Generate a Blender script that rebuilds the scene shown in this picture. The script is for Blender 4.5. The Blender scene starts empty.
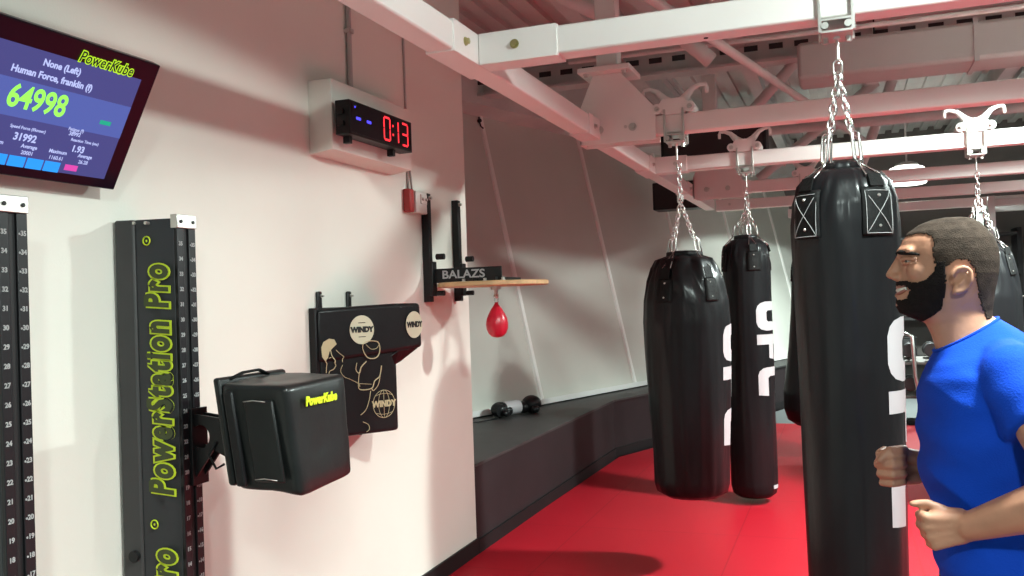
import bpy, bmesh, math, random
from mathutils import Vector, Matrix, noise
from math import sin, cos, pi, radians, sqrt
random.seed(7)
SC = bpy.context.scene
COL = SC.collection

# ------------------------------------------------------------------ camera
YAW, PITCH, ROLL, FPX = radians(20.168), radians(0.773), radians(1.95), 900.0
f = Vector((-sin(YAW)*cos(PITCH), cos(YAW)*cos(PITCH), sin(PITCH)))
r0 = Vector((cos(YAW), sin(YAW), 0)); u0 = r0.cross(f)
rr = r0*cos(ROLL) - u0*sin(ROLL); uu = r0*sin(ROLL) + u0*cos(ROLL)
cd = bpy.data.cameras.new('camera'); cam = bpy.data.objects.new('camera', cd); COL.objects.link(cam)
cam.matrix_world = Matrix(((rr.x, uu.x, -f.x, 0), (rr.y, uu.y, -f.y, 0), (rr.z, uu.z, -f.z, 1.5), (0, 0, 0, 1)))
cd.sensor_width = 36; cd.lens = 36*FPX/1024; cd.clip_start = 0.05
SC.camera = cam

# ------------------------------------------------------------------ world, light, exposure
w = bpy.data.worlds.new('world'); SC.world = w; w.use_nodes = True
w.node_tree.nodes['Background'].inputs[0].default_value = (0.9, 0.85, 0.8, 1)
w.node_tree.nodes['Background'].inputs[1].default_value = 0.05
SC.view_settings.view_transform = 'Standard'; SC.view_settings.look = 'None'
SC.view_settings.gamma = 1; SC.view_settings.use_curve_mapping = False
SC.view_settings.exposure = 0.80
LAMPS = [(0.80, 12.2, 2.88, 170), (1.60, 5.7, 3.12, 310), (0.85, 1.75, 3.22, 150), (0.80, -1.4, 3.22, 170), (3.6, 3.2, 3.12, 110), (3.6, 9.0, 3.12, 110)]  # the last two, out of view on the right, are added to raise floor bounce
for i, (x, y, z, p) in enumerate(LAMPS):     # each fixture: a wide downward wash plus a cut-off cone
    ld = bpy.data.lights.new('lamp_light', 'AREA'); ld.shape = 'DISK'; ld.size = 0.40; ld.energy = p*.42
    ld.color = (0.85, 1.0, 0.95); ld.spread = radians(138)
    lo = bpy.data.objects.new('lamp_light', ld); lo.location = (x, y, z-0.118); COL.objects.link(lo)
    ls = bpy.data.lights.new('lamp_cone', 'SPOT'); ls.energy = p*(.85 if y > 0 else .7); ls.spot_size = radians(160); ls.spot_blend = 0.05
    ls.shadow_soft_size = 0.09; ls.color = ld.color
    lo = bpy.data.objects.new('lamp_cone', ls); lo.location = (x, y, z-0.15); COL.objects.link(lo)

# ------------------------------------------------------------------ materials
def mat(name, col, rough=0.5, metal=0.0, bump=0.0, bscale=40, var=0.0, vscale=5, spec=0.5, emit=None, estr=0, coat=0, stretch=None):
    m = bpy.data.materials.new(name); m.use_nodes = True
    nt = m.node_tree; b = nt.nodes['Principled BSDF']
    b.inputs['Base Color'].default_value = (*col, 1); b.inputs['Roughness'].default_value = rough
    b.inputs['Metallic'].default_value = metal; b.inputs['Specular IOR Level'].default_value = spec
    b.inputs['Coat Weight'].default_value = coat; b.inputs['Coat Roughness'].default_value = 0.2
    tc = nt.nodes.new('ShaderNodeTexCoord'); src = tc.outputs['Object']
    if stretch:
        mp = nt.nodes.new('ShaderNodeMapping'); mp.inputs['Scale'].default_value = stretch
        nt.links.new(src, mp.inputs[0]); src = mp.outputs[0]
    if emit:
        b.inputs['Emission Color'].default_value = (*emit, 1); b.inputs['Emission Strength'].default_value = estr
    if var:
        n = nt.nodes.new('ShaderNodeTexNoise'); n.inputs['Scale'].default_value = vscale; n.inputs['Detail'].default_value = 4
        r = nt.nodes.new('ShaderNodeValToRGB')
        r.color_ramp.elements[0].position = 0.3; r.color_ramp.elements[1].position = 0.7
        r.color_ramp.elements[0].color = (*[c*(1-var) for c in col], 1); r.color_ramp.elements[1].color = (*[min(1, c*(1+var)) for c in col], 1)
        nt.links.new(src, n.inputs[0]); nt.links.new(n.outputs[0], r.inputs[0]); nt.links.new(r.outputs[0], b.inputs['Base Color'])
    if bump:
        n2 = nt.nodes.new('ShaderNodeTexNoise'); n2.inputs['Scale'].default_value = bscale; n2.inputs['Detail'].default_value = 5
        bp = nt.nodes.new('ShaderNodeBump'); bp.inputs['Strength'].default_value = bump; bp.inputs['Distance'].default_value = 0.01
        nt.links.new(src, n2.inputs[0]); nt.links.new(n2.outputs[0], bp.inputs['Height']); nt.links.new(bp.outputs[0], b.inputs['Normal'])
    return m
M = dict(
    wall=mat('painted_wall', (0.80, 0.78, 0.71), 0.85, bump=0.05, bscale=120, var=0.02, vscale=2),
    farw=mat('dark_painted_wall', (0.28, 0.29, 0.29), 0.85, var=0.03, vscale=2),
    panel=mat('grey_panel', (0.60, 0.60, 0.545), 0.7, bump=0.05, bscale=8, var=0.04, vscale=1.2),
    seam=mat('panel_joint', (0.88, 0.88, 0.84), 0.5),
    white=mat('white_steel', (0.82, 0.79, 0.76), 0.42, bump=0.03, bscale=60, var=0.02, vscale=3),
    sill=mat('white_sill', (0.75, 0.74, 0.72), 0.5),
    ledge=mat('ledge_laminate', (0.05, 0.048, 0.048), 0.5, spec=0.3, var=0.15, vscale=6),
    ledgef=mat('ledge_front', (0.026, 0.018, 0.020), 0.6, spec=0.25, var=0.12, vscale=4),
    base=mat('baseboard_rubber', (0.012, 0.010, 0.011), 0.6, spec=0.25),
    deck=mat('ceiling_deck', (0.66, 0.66, 0.63), 0.85, var=0.12, vscale=1.5),
    steel=mat('ceiling_steel', (0.56, 0.56, 0.54), 0.7, var=0.08, vscale=3),
    duct=mat('duct_metal', (0.40, 0.39, 0.37), 0.6, var=0.06, vscale=2),
    dark=mat('dark_opening', (0.02, 0.018, 0.018), 0.8),
    backw=mat('rear_wall_paint', (0.17, 0.155, 0.145), 0.8, var=0.1, vscale=1),
    rubber=mat('rubber_floor', (0.13, 0.14, 0.14), 0.8),
    leather=mat('black_leather', (0.007, 0.007, 0.008), 0.45, spec=0.12, coat=0.22, bump=0.75, bscale=7, var=0.1, vscale=30, stretch=(1, 1, 0.35)),
    leather2=mat('black_leather_grain', (0.008, 0.008, 0.009), 0.45, spec=0.25, coat=0.1, bump=0.25, bscale=22),
    web=mat('black_webbing', (0.008, 0.008, 0.008), 0.6, spec=0.15, bump=0.3, bscale=90),
    thread=mat('white_thread', (0.36, 0.36, 0.36), 0.8),
    print=mat('white_print', (0.44, 0.425, 0.44), 0.5),
    chrome=mat('zinc_chain', (0.72, 0.71, 0.69), 0.25, metal=1.0),
    zinc=mat('zinc_plate', (0.62, 0.61, 0.58), 0.35, metal=0.9),
    brass=mat('brass_bolt', (0.50, 0.46, 0.22), 0.35, metal=0.9),
    blackm=mat('black_powder_coat', (0.010, 0.010, 0.011), 0.45, spec=0.3),
    column=mat('column_grey', (0.040, 0.041, 0.044), 0.5, spec=0.3, var=0.05, vscale=10),
    column2=mat('column_side_grey', (0.058, 0.056, 0.056), 0.5, spec=0.3, var=0.05, vscale=10),
    rail=mat('ruler_rail_black', (0.012, 0.011, 0.013), 0.4, spec=0.3),
    groove=mat('rail_groove', (0.004, 0.004, 0.005), 0.6),
    silver=mat('brushed_cap', (0.60, 0.58, 0.54), 0.35, metal=0.8),
    lime=mat('lime_print', (0.66, 0.82, 0.02), 0.5),
    inkfill=mat('dark_olive_fill', (0.045, 0.06, 0.012), 0.5),
    rubpad=mat('cube_vinyl', (0.010, 0.0115, 0.0115), 0.40, spec=0.3, coat=0.12, bump=0.30, bscale=7, var=0.1, vscale=20),
    gold=mat('gold_print', (0.58, 0.50, 0.30), 0.5),
    goldl=mat('cream_gold_badge', (0.66, 0.64, 0.47), 0.5),
    ink=mat('black_ink', (0.012, 0.012, 0.012), 0.5),
    wood=mat('birch_board', (0.60, 0.40, 0.20), 0.5, var=0.2, vscale=3, stretch=(1, 12, 12)),
    redl=mat('red_leather', (0.55, 0.012, 0.035), 0.3, bump=0.15, bscale=20),
    redp=mat('red_plastic', (0.40, 0.03, 0.03), 0.4),
    plastic=mat('white_plastic', (0.72, 0.68, 0.64), 0.4),
    pipe=mat('grey_conduit', (0.48, 0.44, 0.42), 0.5),
    tvb=mat('tv_bezel', (0.006, 0.002, 0.008), 0.3, spec=0.2),
    skin=mat('skin', (0.40, 0.190, 0.118), 0.5, bump=0.08, bscale=60, var=0.08, vscale=25),
    lip=mat('lips', (0.30, 0.125, 0.095), 0.45),
    teeth=mat('teeth', (0.62, 0.58, 0.52), 0.3),
    eyew=mat('eyeball_white', (0.28, 0.25, 0.23), 0.3), iris=mat('iris_brown', (0.03, 0.015, 0.01), 0.2),
    hair=mat('cropped_hair', (0.038, 0.026, 0.020), 0.9, spec=0.1, bump=0.35, bscale=420, var=0.35, vscale=60),
    beard=mat('beard_hair', (0.010, 0.007, 0.006), 0.85, spec=0.15, bump=0.6, bscale=380, var=0.3, vscale=90),
    shirt=mat('blue_shirt', (0.003, 0.048, 0.42), 0.85, spec=0.15, bump=0.2, bscale=300, var=0.05, vscale=6),
    shorts=mat('dark_shorts', (0.015, 0.015, 0.018), 0.8), shoe=mat('dark_shoe', (0.02, 0.02, 0.02), 0.6),
    iron=mat('dumbbell_iron', (0.03, 0.03, 0.032), 0.4), blue=mat('blue_vinyl', (0.02, 0.12, 0.35), 0.5),
)
def emi(name, col, s):
    m = bpy.data.materials.new(name); m.use_nodes = True; nt = m.node_tree
    b = nt.nodes['Principled BSDF']; b.inputs['Base Color'].default_value = (0.01, 0.01, 0.01, 1)
    b.inputs['Emission Color'].default_value = (*col, 1); b.inputs['Emission Strength'].default_value = s if name == 'lamp_glow' else s*.72
    b.inputs['Specular IOR Level'].default_value = .1
    return m
E_ = dict(lamp=emi('lamp_glow', (1, 0.97, 0.9), 2.2), ui0=emi('ui_dark', (0.035, 0.025, 0.10), 1), ui1=emi('ui_blue', (0.075, 0.105, 0.36), 1),
          ui2=emi('ui_indigo', (0.055, 0.055, 0.20), 1), uit=emi('ui_text', (0.45, 0.50, 0.85), 1), uig=emi('ui_green', (0.30, 0.92, 0.10), 1.1),
          uib=emi('ui_button', (0.02, 0.30, 0.92), 1), uip=emi('ui_pink', (0.65, 0.06, 0.38), 1), uiw=emi('ui_white', (0.8, 0.8, 0.9), 1),
          uil=emi('ui_lime', (0.45, 0.75, 0.02), 1), uie=emi('ui_emerald', (0.01, 0.35, 0.22), 1), uik=emi('ui_black', (0.012, 0.02, 0.01), 1),
          red=emi('led_red', (1.0, 0.03, 0.04), 1.6), blue=emi('led_blue', (0.06, 0.05, 1.0), 2.0))
# red mat floor with joints between mat tiles
def floor_mat():
    m = bpy.data.materials.new('red_mat'); m.use_nodes = True; nt = m.node_tree; b = nt.nodes['Principled BSDF']
    b.inputs['Roughness'].default_value = 0.5; b.inputs['Specular IOR Level'].default_value = 0.2
    tc = nt.nodes.new('ShaderNodeTexCoord'); br = nt.nodes.new('ShaderNodeTexBrick')
    br.offset = 0; br.inputs['Scale'].default_value = 1; br.inputs['Brick Width'].default_value = 1.0; br.inputs['Row Height'].default_value = 1.0
    br.inputs['Mortar Size'].default_value = 0.004; br.inputs['Mortar Smooth'].default_value = 0.3
    br.inputs['Color1'].default_value = (0.40, 0.009, 0.020, 1); br.inputs['Color2'].default_value = (0.385, 0.008, 0.018, 1)
    br.inputs['Mortar'].default_value = (0.28, 0.006, 0.012, 1)
    mp = nt.nodes.new('ShaderNodeMapping'); mp.inputs['Location'].default_value = (0.66, 0.3, 0)
    nt.links.new(tc.outputs['Object'], mp.inputs[0]); nt.links.new(mp.outputs[0], br.inputs[0]); nt.links.new(br.outputs['Color'], b.inputs['Base Color'])
    n2 = nt.nodes.new('ShaderNodeTexNoise'); n2.inputs['Scale'].default_value = 250
    bp = nt.nodes.new('ShaderNodeBump'); bp.inputs['Strength'].default_value = 0.25; bp.inputs['Distance'].default_value = 0.002
    nt.links.new(tc.outputs['Object'], n2.inputs[0]); nt.links.new(n2.outputs[0], bp.inputs['Height']); nt.links.new(bp.outputs[0], b.inputs['Normal'])
    return m
M['mat'] = floor_mat()

# ------------------------------------------------------------------ helpers
def wloc(o):
    v = Vector((0, 0, 0))
    while o is not None: v += o.location; o = o.parent
    return v
def tag(o, label=None, cat=None, group=None, kind=None):
    if label: o['label'] = label
    if cat: o['category'] = cat
    if group: o['group'] = group
    if kind: o['kind'] = kind
    return o
def thing(name, label, cat, loc, group=None):
    o = bpy.data.objects.new(name, None); COL.objects.link(o); o.location = loc; o.empty_display_size = 0.1
    return tag(o, label, cat, group)
def copy_tree(o, parent=None):
    c = o.copy(); COL.objects.link(c); c.parent = parent
    for ch in list(o.children): copy_tree(ch, c)
    return c
class MB:
    def __init__(s): s.bm = bmesh.new(); s.mats = []
    def quadbox(s, P):
        v = [s.bm.verts.new(p) for p in P]
        for a in ((0, 3, 2, 1), (4, 5, 6, 7), (0, 1, 5, 4), (1, 2, 6, 5), (2, 3, 7, 6), (3, 0, 4, 7)):
            s.bm.faces.new([v[i] for i in a])
        return s
    def box(s, c, d, R=None):
        h = [x/2 for x in d]; P = []
        for z in (-1, 1):
            for x, y in ((-1, -1), (1, -1), (1, 1), (-1, 1)):
                p = Vector((x*h[0], y*h[1], z*h[2]))
                if R: p = R @ p
                P.append(p+Vector(c))
        return s.quadbox(P)
    def bb(s, x0, x1, y0, y1, z0, z1): return s.box(((x0+x1)/2, (y0+y1)/2, (z0+z1)/2), (x1-x0, y1-y0, z1-z0))
    def cyl(s, p0, p1, r0, r1=None, n=16, caps=True):
        p0 = Vector(p0); p1 = Vector(p1); r1 = r0 if r1 is None else r1
        q = (p1-p0).to_track_quat('Z', 'Y'); A = []; B = []
        for i in range(n):
            t = 2*pi*i/n; d = q @ Vector((cos(t), sin(t), 0))
            A.append(s.bm.verts.new(p0+d*r0)); B.append(s.bm.verts.new(p1+d*r1))
        for i in range(n): s.bm.faces.new((A[i], A[(i+1) % n], B[(i+1) % n], B[i]))
        if caps: s.bm.faces.new(A[::-1]); s.bm.faces.new(B)
        return s
    def tube(s, pts, r, n=8, closed=False, rads=None, flat=1.0):
        pts = [Vector(p) for p in pts]; k = len(pts); rings = []; up = None
        for i, p in enumerate(pts):
            a = pts[(i-1) % k] if closed or i > 0 else p; b = pts[(i+1) % k] if closed or i < k-1 else p
            t = (b-a).normalized()
            if up is None:
                up = Vector((0, 0, 1)) if abs(t.z) < .9 else Vector((1, 0, 0))
            sd = t.cross(up)
            if sd.length < 1e-4: up = Vector((0, 1, 0)); sd = t.cross(up)
            sd.normalize(); up = sd.cross(t).normalized(); R = rads[i] if rads else r
            rings.append([s.bm.verts.new(p+sd*cos(2*pi*j/n)*R+up*sin(2*pi*j/n)*R*flat) for j in range(n)])
        for i in range(k if closed else k-1):
            A = rings[i]; B = rings[(i+1) % k]
            for j in range(n): s.bm.faces.new((A[j], A[(j+1) % n], B[(j+1) % n], B[j]))
        if not closed: s.bm.faces.new(rings[0][::-1]); s.bm.faces.new(rings[-1])
        return s
    def lathe(s, c, prof, n=48, fn=None):
        c = Vector(c); rings = []
        for (r, z) in prof:
            R = []
            for j in range(n):
                t = 2*pi*j/n; q = fn(r, z, t) if fn else r
                R.append(s.bm.verts.new(c+Vector((cos(t)*q, sin(t)*q, z))))
            rings.append(R)
        for i in range(len(rings)-1):
            for j in range(n): s.bm.faces.new((rings[i][j], rings[i][(j+1) % n], rings[i+1][(j+1) % n], rings[i+1][j]))
        s.bm.faces.new(rings[0][::-1]); s.bm.faces.new(rings[-1])
        return s
    def prism(s, pts, vec):
        vec = Vector(vec); A = [s.bm.verts.new(Vector(p)) for p in pts]; B = [s.bm.verts.new(Vector(p)+vec) for p in pts]; n = len(pts)
        s.bm.faces.new(A[::-1]); s.bm.faces.new(B)
        for i in range(n): s.bm.faces.new((A[i], A[(i+1) % n], B[(i+1) % n], B[i]))
        return s
    def ball(s, c, r, R=None, u=16, v=10):
        if not hasattr(r, '__len__'): r = (r, r, r)
        c = Vector(c); rings = []; nv = s.bm.verts.new; nf = s.bm.faces.new
        T = lambda a: c + (R @ a if R else a)
        top = nv(T(Vector((0, 0, r[2])))); bot = nv(T(Vector((0, 0, -r[2]))))
        for i in range(1, v):
            q = pi*i/v; rings.append([nv(T(Vector((sin(q)*cos(2*pi*j/u)*r[0], sin(q)*sin(2*pi*j/u)*r[1], cos(q)*r[2])))) for j in range(u)])
        for j in range(u):
            k_ = (j+1) % u; nf((top, rings[0][j], rings[0][k_])); nf((bot, rings[-1][k_], rings[-1][j]))
            for i in range(len(rings)-1): nf((rings[i][j], rings[i+1][j], rings[i+1][k_], rings[i][k_]))
        return s
    def cap(s, p0, p1, r0, r1, n=14):        # tapered limb with round ends
        s.cyl(p0, p1, r0, r1, n); s.ball(p0, r0, u=n, v=8); s.ball(p1, r1, u=n, v=8); return s
    def build(s, name, m, parent=None, smooth=False, bevel=0, seg=2, loc=None, label=None, sub=0, recalc=True):
        if recalc: bmesh.ops.recalc_face_normals(s.bm, faces=s.bm.faces)
        off = wloc(parent) if parent else Vector(loc or (0, 0, 0))
        for v in s.bm.verts: v.co -= off
        me = bpy.data.meshes.new(name); s.bm.to_mesh(me); s.bm.free()
        o = bpy.data.objects.new(name, me); COL.objects.link(o)
        if parent: o.parent = parent
        elif loc: o.location = loc
        me.materials.append(m)
        if smooth:
            for p in me.polygons: p.use_smooth = True
            if smooth != 'all': me.set_sharp_from_angle(angle=radians(40))
        if bevel:
            b = o.modifiers.new('bevel', 'BEVEL'); b.width = bevel; b.segments = seg; b.limit_method = 'ANGLE'; b.angle_limit = radians(35)
            b.harden_normals = False
            for p in me.polygons: p.use_smooth = True
            me.set_sharp_from_angle(angle=radians(50)) if not smooth else None
        if sub:
            q = o.modifiers.new('sub', 'SUBSURF'); q.levels = sub; q.render_levels = sub
        if label: o['label'] = label
        return o
def st(name, mb, m, **k):
    o = mb.build(name, m, **k); o['kind'] = 'structure'; return o
def realize(o, remesh=None, smooth_it=0, dec=None):
    if remesh:
        r = o.modifiers.new('r', 'REMESH'); r.mode = 'VOXEL'; r.voxel_size = remesh; r.use_smooth_shade = True
    if smooth_it:
        q = o.modifiers.new('s', 'SMOOTH'); q.factor = 0.5; q.iterations = smooth_it
    dg = bpy.context.evaluated_depsgraph_get(); e = o.evaluated_get(dg)
    me = bpy.data.meshes.new_from_object(e, depsgraph=dg)
    o.modifiers.clear(); old = o.data; o.data = me
    for p in me.polygons: p.use_smooth = True
    return o
def text_mesh(txt, size, offset=0.0, extrude=0.0006, shear=0.0, spacing=1.0):
    c = bpy.data.curves.new('t', 'FONT'); c.body = txt; c.size = size; c.offset = offset; c.extrude = extrude; c.shear = shear
    c.align_x = 'CENTER'; c.align_y = 'CENTER'; c.space_character = spacing; c.resolution_u = 4
    o = bpy.data.objects.new('t', c); COL.objects.link(o)
    me = bpy.data.meshes.new_from_object(o)
    bpy.data.objects.remove(o); bpy.data.curves.remove(c); return me
def text(name, txt, size, center, ux, uy, m, parent, sx=1.0, **k):   # ux: reading direction, uy: letter-up direction
    me = text_mesh(txt, size, **k); ux = Vector(ux).normalized(); uy = Vector(uy).normalized(); n = ux.cross(uy)
    c = Vector(center)-wloc(parent)
    for v in me.vertices: v.co = c + ux*v.co.x*sx + uy*v.co.y + n*v.co.z
    me.name = name; o = bpy.data.objects.new(name, me); COL.objects.link(o); o.parent = parent
    me.materials.clear(); me.materials.append(m); return o
X, Y, Z = Vector((1, 0, 0)), Vector((0, 1, 0)), Vector((0, 0, 1))

# ------------------------------------------------------------------ the setting
XW = -2.1
st('floor', MB().bb(-6, 6, -4, 18, -0.3, -0.03), M['rubber'])
tag(MB().prism([(-2.1, 1.6, -0.03), (2.3, 1.6, -0.03), (2.3, 10.62, -0.03), (-1.1, 10.62, -0.03), (-2.02, 8.25, -0.03), (-2.1, 4.9, -0.03)], (0, 0, 0.03)).build('floor_mat', M['mat']),
    None, None, None, 'structure')
st('wall_left', MB().bb(-2.35, XW, -4, 4.96, 0, 3.9), M['wall'])
st('wall_right', MB().bb(6, 6.2, -4, 18, -0.3, 4.2), M['farw'])
st('wall_front', MB().bb(-6, 6, -4.2, -4, -0.3, 4.2), M['farw'])
# leaning panelled wall: runs off to the right with distance, bottom edge on the ledge
D = Vector((0.3124, 0.9499, 0)); N = Vector((0.9499, -0.3124, 0)); ph = radians(13)
UP = Z*cos(ph) - N*sin(ph); P0 = Vector((-2.931, 6.932, 0.55)); NN = UP.cross(D)*-1
if NN.dot(N) < 0: NN = -NN
def pw(s, h, o=0.0): return P0 + D*s + UP*h + NN*o
HT = 2.80
st('wall_panelled', MB().quadbox([pw(-3.4, -0.3, -0.12), pw(8.9, -0.3, -0.12), pw(8.9, -0.3), pw(-3.4, -0.3), pw(-3.4, HT+.5, -0.12), pw(8.9, HT+.5, -0.12), pw(8.9, HT+.5), pw(-3.4, HT+.5)]), M['panel'])
for i, s_ in enumerate([-0.70, 0.965, 2.63, 4.30, 5.96, 7.63]):
    st('trim_%d' % (i+1), MB().quadbox([pw(s_-.03, 0, 0), pw(s_+.03, 0, 0), pw(s_+.02, 0, .02), pw(s_-.02, 0, .02), pw(s_-.03, HT, 0), pw(s_+.03, HT, 0), pw(s_+.02, HT, .02), pw(s_-.02, HT, .02)]), M['seam'])
st('trim_7', MB().quadbox([pw(-3.4, 0, -.02)-Z*.02, pw(8.9, 0, -.02)-Z*.02, pw(8.9, 0, .07)-Z*.02, pw(-3.4, 0, .07)-Z*.02, pw(-3.4, 0, -.02)+Z*.03, pw(8.9, 0, -.02)+Z*.03, pw(8.9, 0, .06)+Z*.03, pw(-3.4, 0, .06)+Z*.03]), M['sill'])
# soffit over the leaning wall
st('trim_8', MB().quadbox([pw(-3.4, HT, -.2), pw(8.9, HT, -.2), pw(8.9, HT, .22), pw(-3.4, HT, .22), pw(-3.4, HT, -.2)+Z*.6, pw(8.9, HT, -.2)+Z*.6, pw(8.9, HT, .22)+Z*.6, pw(-3.4, HT, .22)+Z*.6]), M['deck'])
# ledge (top and front), follows the side wall then turns along the leaning wall
le = [(-2.1, 4.962), (-2.06, 8.25), (-0.30, 13.6), (-0.9, 14.4), (-3.9, 4.962)]
st('wall_ledge', MB().prism([(x, y, -0.03) for x, y in le], (0, 0, 0.545)), M['ledgef'])
le2 = [(-2.085, 4.962), (-2.045, 8.24), (-0.285, 13.6), (-0.9, 14.4), (-3.9, 4.962)]
st('trim_9', MB().prism([(x, y, 0.515) for x, y in le2], (0, 0, 0.018)), M['ledge'])
st('baseboard_left', MB().bb(XW, XW+.014, -4, 4.96, 0, 0.09), M['base'])
st('baseboard_ledge', MB().prism([(-2.1, 4.962, 0), (-2.06, 8.25, 0), (-0.3, 13.6, 0), (-0.285, 13.595, 0), (-2.043, 8.24, 0), (-2.084, 4.962, 0)], (0, 0, 0.08)), M['base'])
st('wall_back', MB().bb(-3, 6, 15.2, 15.4, -0.3, 4.2), M['backw'])
st('ceiling', MB().bb(-6, 6.2, -4.2, 18, 3.95, 4.1), M['deck'])
# exposed ceiling steel: deck ribs, joists, girders, duct, braces
k = 9
def trim(mb, m, **kw):
    global k
    k += 1; return st('trim_%d' % k, mb, m, **kw)
rb = MB()
for i in range(60): rb.bb(-6+i*.2, -5.9+i*.2, -4, 15.2, 3.90, 3.95)
trim(rb, M['deck'])
for x in (-1.78, -0.75, 0.35, 1.6, 2.9, 4.2):
    trim(MB().bb(x-.06, x+.06, -4, 15.2, 3.56, 3.585).bb(x-.006, x+.006, -4, 15.2, 3.585, 3.84).bb(x-.06, x+.06, -4, 15.2, 3.84, 3.865), M['steel'])
for y in (1.4, 4.5, 7.8, 11.2):
    g = MB().bb(-3.2, 6, y-.09, y+.09, 3.40, 3.425).bb(-3.2, 6, y-.008, y+.008, 3.425, 3.62).bb(-3.2, 6, y-.09, y+.09, 3.62, 3.645)
    trim(g, M['steel'])
    sl = MB()
    for i in range(46): sl.bb(-3.1+i*.2, -2.99+i*.2, y-.095, y-.085, 3.50, 3.545)
    trim(sl, M['dark'])
for (a, b, r) in [((-1.25, 5.4, 3.45), (-0.72, 5.7, 2.95), .05), ((-0.30, 7.9, 3.42), (-0.95, 7.9, 2.75), .045), ((-2.2, 3.9, 3.5), (-1.2, 6.2, 3.3), .05),
                  ((0.4, 9.9, 3.6), (-.8, 9.9, 2.7), .05), ((0.2, 9.9, 2.7), (.55, 9.9, 3.6), .05), ((-1.6, 2.6, 3.5), (-0.6, 5.6, 3.5), .035), ((-1.0, 4.4, 3.1), (0.4, 10.5, 3.0), .03),
                  ((-1.9, 6.6, 3.3), (4, 6.7, 3.3), .018), ((-2, 9.3, 3.1), (5, 9.3, 3.1), .05)]:
    trim(MB().cyl(a, b, r), M['steel'], smooth=True)

# ---------------- air duct
t = thing('air_duct', 'large square-edged air duct running crosswise high behind the first beam', 'duct', (1.8, 7.0, 3.0))
MB().bb(-0.25, 5.9, 6.85, 7.25, 3.03, 3.30).build('duct_body', M['duct'], t, bevel=.03)
for x in (0.9, 2.0, 3.1): MB().bb(x, x+.03, 6.84, 7.26, 3.02, 3.31).build('duct_joint', M['duct'], t)
for x in (0.28, 1.7): MB().cyl((x, 7.05, 3.3), (x, 7.05, 3.9), .006).build('hanger_rod', M['blackm'], t)

# ------------------------------------------------------------------ ceiling lamps
for i, (x, y, z, p) in enumerate(LAMPS):
    if i == 0:
        t = thing('ceiling_lamp', 'round glowing ceiling lamp seen between the far white beams', 'lamp', (x, y, z))
        MB().lathe((x, y, z), [(.13, 0.115), (.14, .125), (.12, .15), (.06, .17)], 40).build('housing', M['steel'], t, smooth=True)
        MB().lathe((x, y, z), [(.19, -.112), (.215, -.105), (.242, -.06), (.25, 0.0), (.235, .06), (.19, .10), (.13, .12)], 40).build('diffuser', E_['lamp'], t, smooth=True)
        MB().cyl((x, y, z+.16), (x, y, 3.9), .012).build('stem', M['steel'], t)
        L0 = t
    else:
        c = copy_tree(L0); c.location = (x, y, z)
        c['label'] = ['', 'ceiling lamp on the right above the third beam', 'ceiling lamp between camera and first beam', 'ceiling lamp behind the camera', 'added ceiling lamp on the right, front, for more bounce light', 'added ceiling lamp on the right, rear, for more bounce light'][i]

# ------------------------------------------------------------------ white steel frame
def bolt(c, axis, r, parent, m='brass', name='bolt'):
    c = Vector(c); a = Vector(axis)
    MB().cyl(c, c+a*.004, r*1.45, n=16).cyl(c+a*.004, c+a*.016, r, n=6).build(name, M[m], parent)
BZ = 2.40; BH = 0.105
run = thing('frame_rail', 'long white square steel rail running away alongside the left wall', 'beam', (-1.43, 3, BZ))
MB().bb(-1.372, -1.268, -2.0, 9.9, BZ, BZ+BH).build('rail_tube', M['white'], run, bevel=.008)
for yy in (2.93, 4.75, 6.4, 8.1):
    MB().bb(-1.378, -1.262, yy, yy+.42, BZ-.006, BZ+BH+.006).build('joint_sleeve', M['white'], run, bevel=.003)
for yy in (3.03,):
    bolt((-1.262, yy, BZ+.052), (1, 0, 0), .011, run)
for yy in (4.86, 6.5, 8.2): bolt((-1.262, yy, BZ+.052), (1, 0, 0), .010, run, 'zinc')
YB = [3.16, 5.0, 6.58, 8.35, 9.95, 11.6]
bl = ['white cross beam nearest the camera, holding the big front punching bag', 'second white cross beam, holding the fat bag on the left', 'third white cross beam, carrying two trolleys',
      'fourth white cross beam, under the hanging gusset plates', 'fifth white cross beam, just below the lit lamp', 'farthest white cross beam, low behind the man\'s head']
for i, yb in enumerate(YB):
    t = thing('cross_beam', bl[i], 'beam', (1.5, yb+.05, BZ), 'white cross beams of the bag frame')
    MB().bb(-1.262 if i < 5 else -.6, 5.8, yb, yb+.10, BZ, BZ+BH).build('beam_tube', M['white'], t, bevel=.008)
    if i < 5:
        x1 = (-0.95, -1.0, -1.03, -0.75, -0.9)[i]
        MB().bb(-1.260, x1, yb-.007, yb+.107, BZ-.007, BZ+BH+.007).build('joint_sleeve', M['white'], t, bevel=.003)
        bolt((-1.115, yb-.007, BZ+.055), (0, -1, 0), .012 if i == 0 else .010, t, 'brass' if i == 0 else 'zinc')
    if i == 0: MB().cyl((-.42, yb+.05, BZ-.002), (-.42, yb+.05, BZ+.002), .008).build('drain_hole', M['dark'], t)
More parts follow.
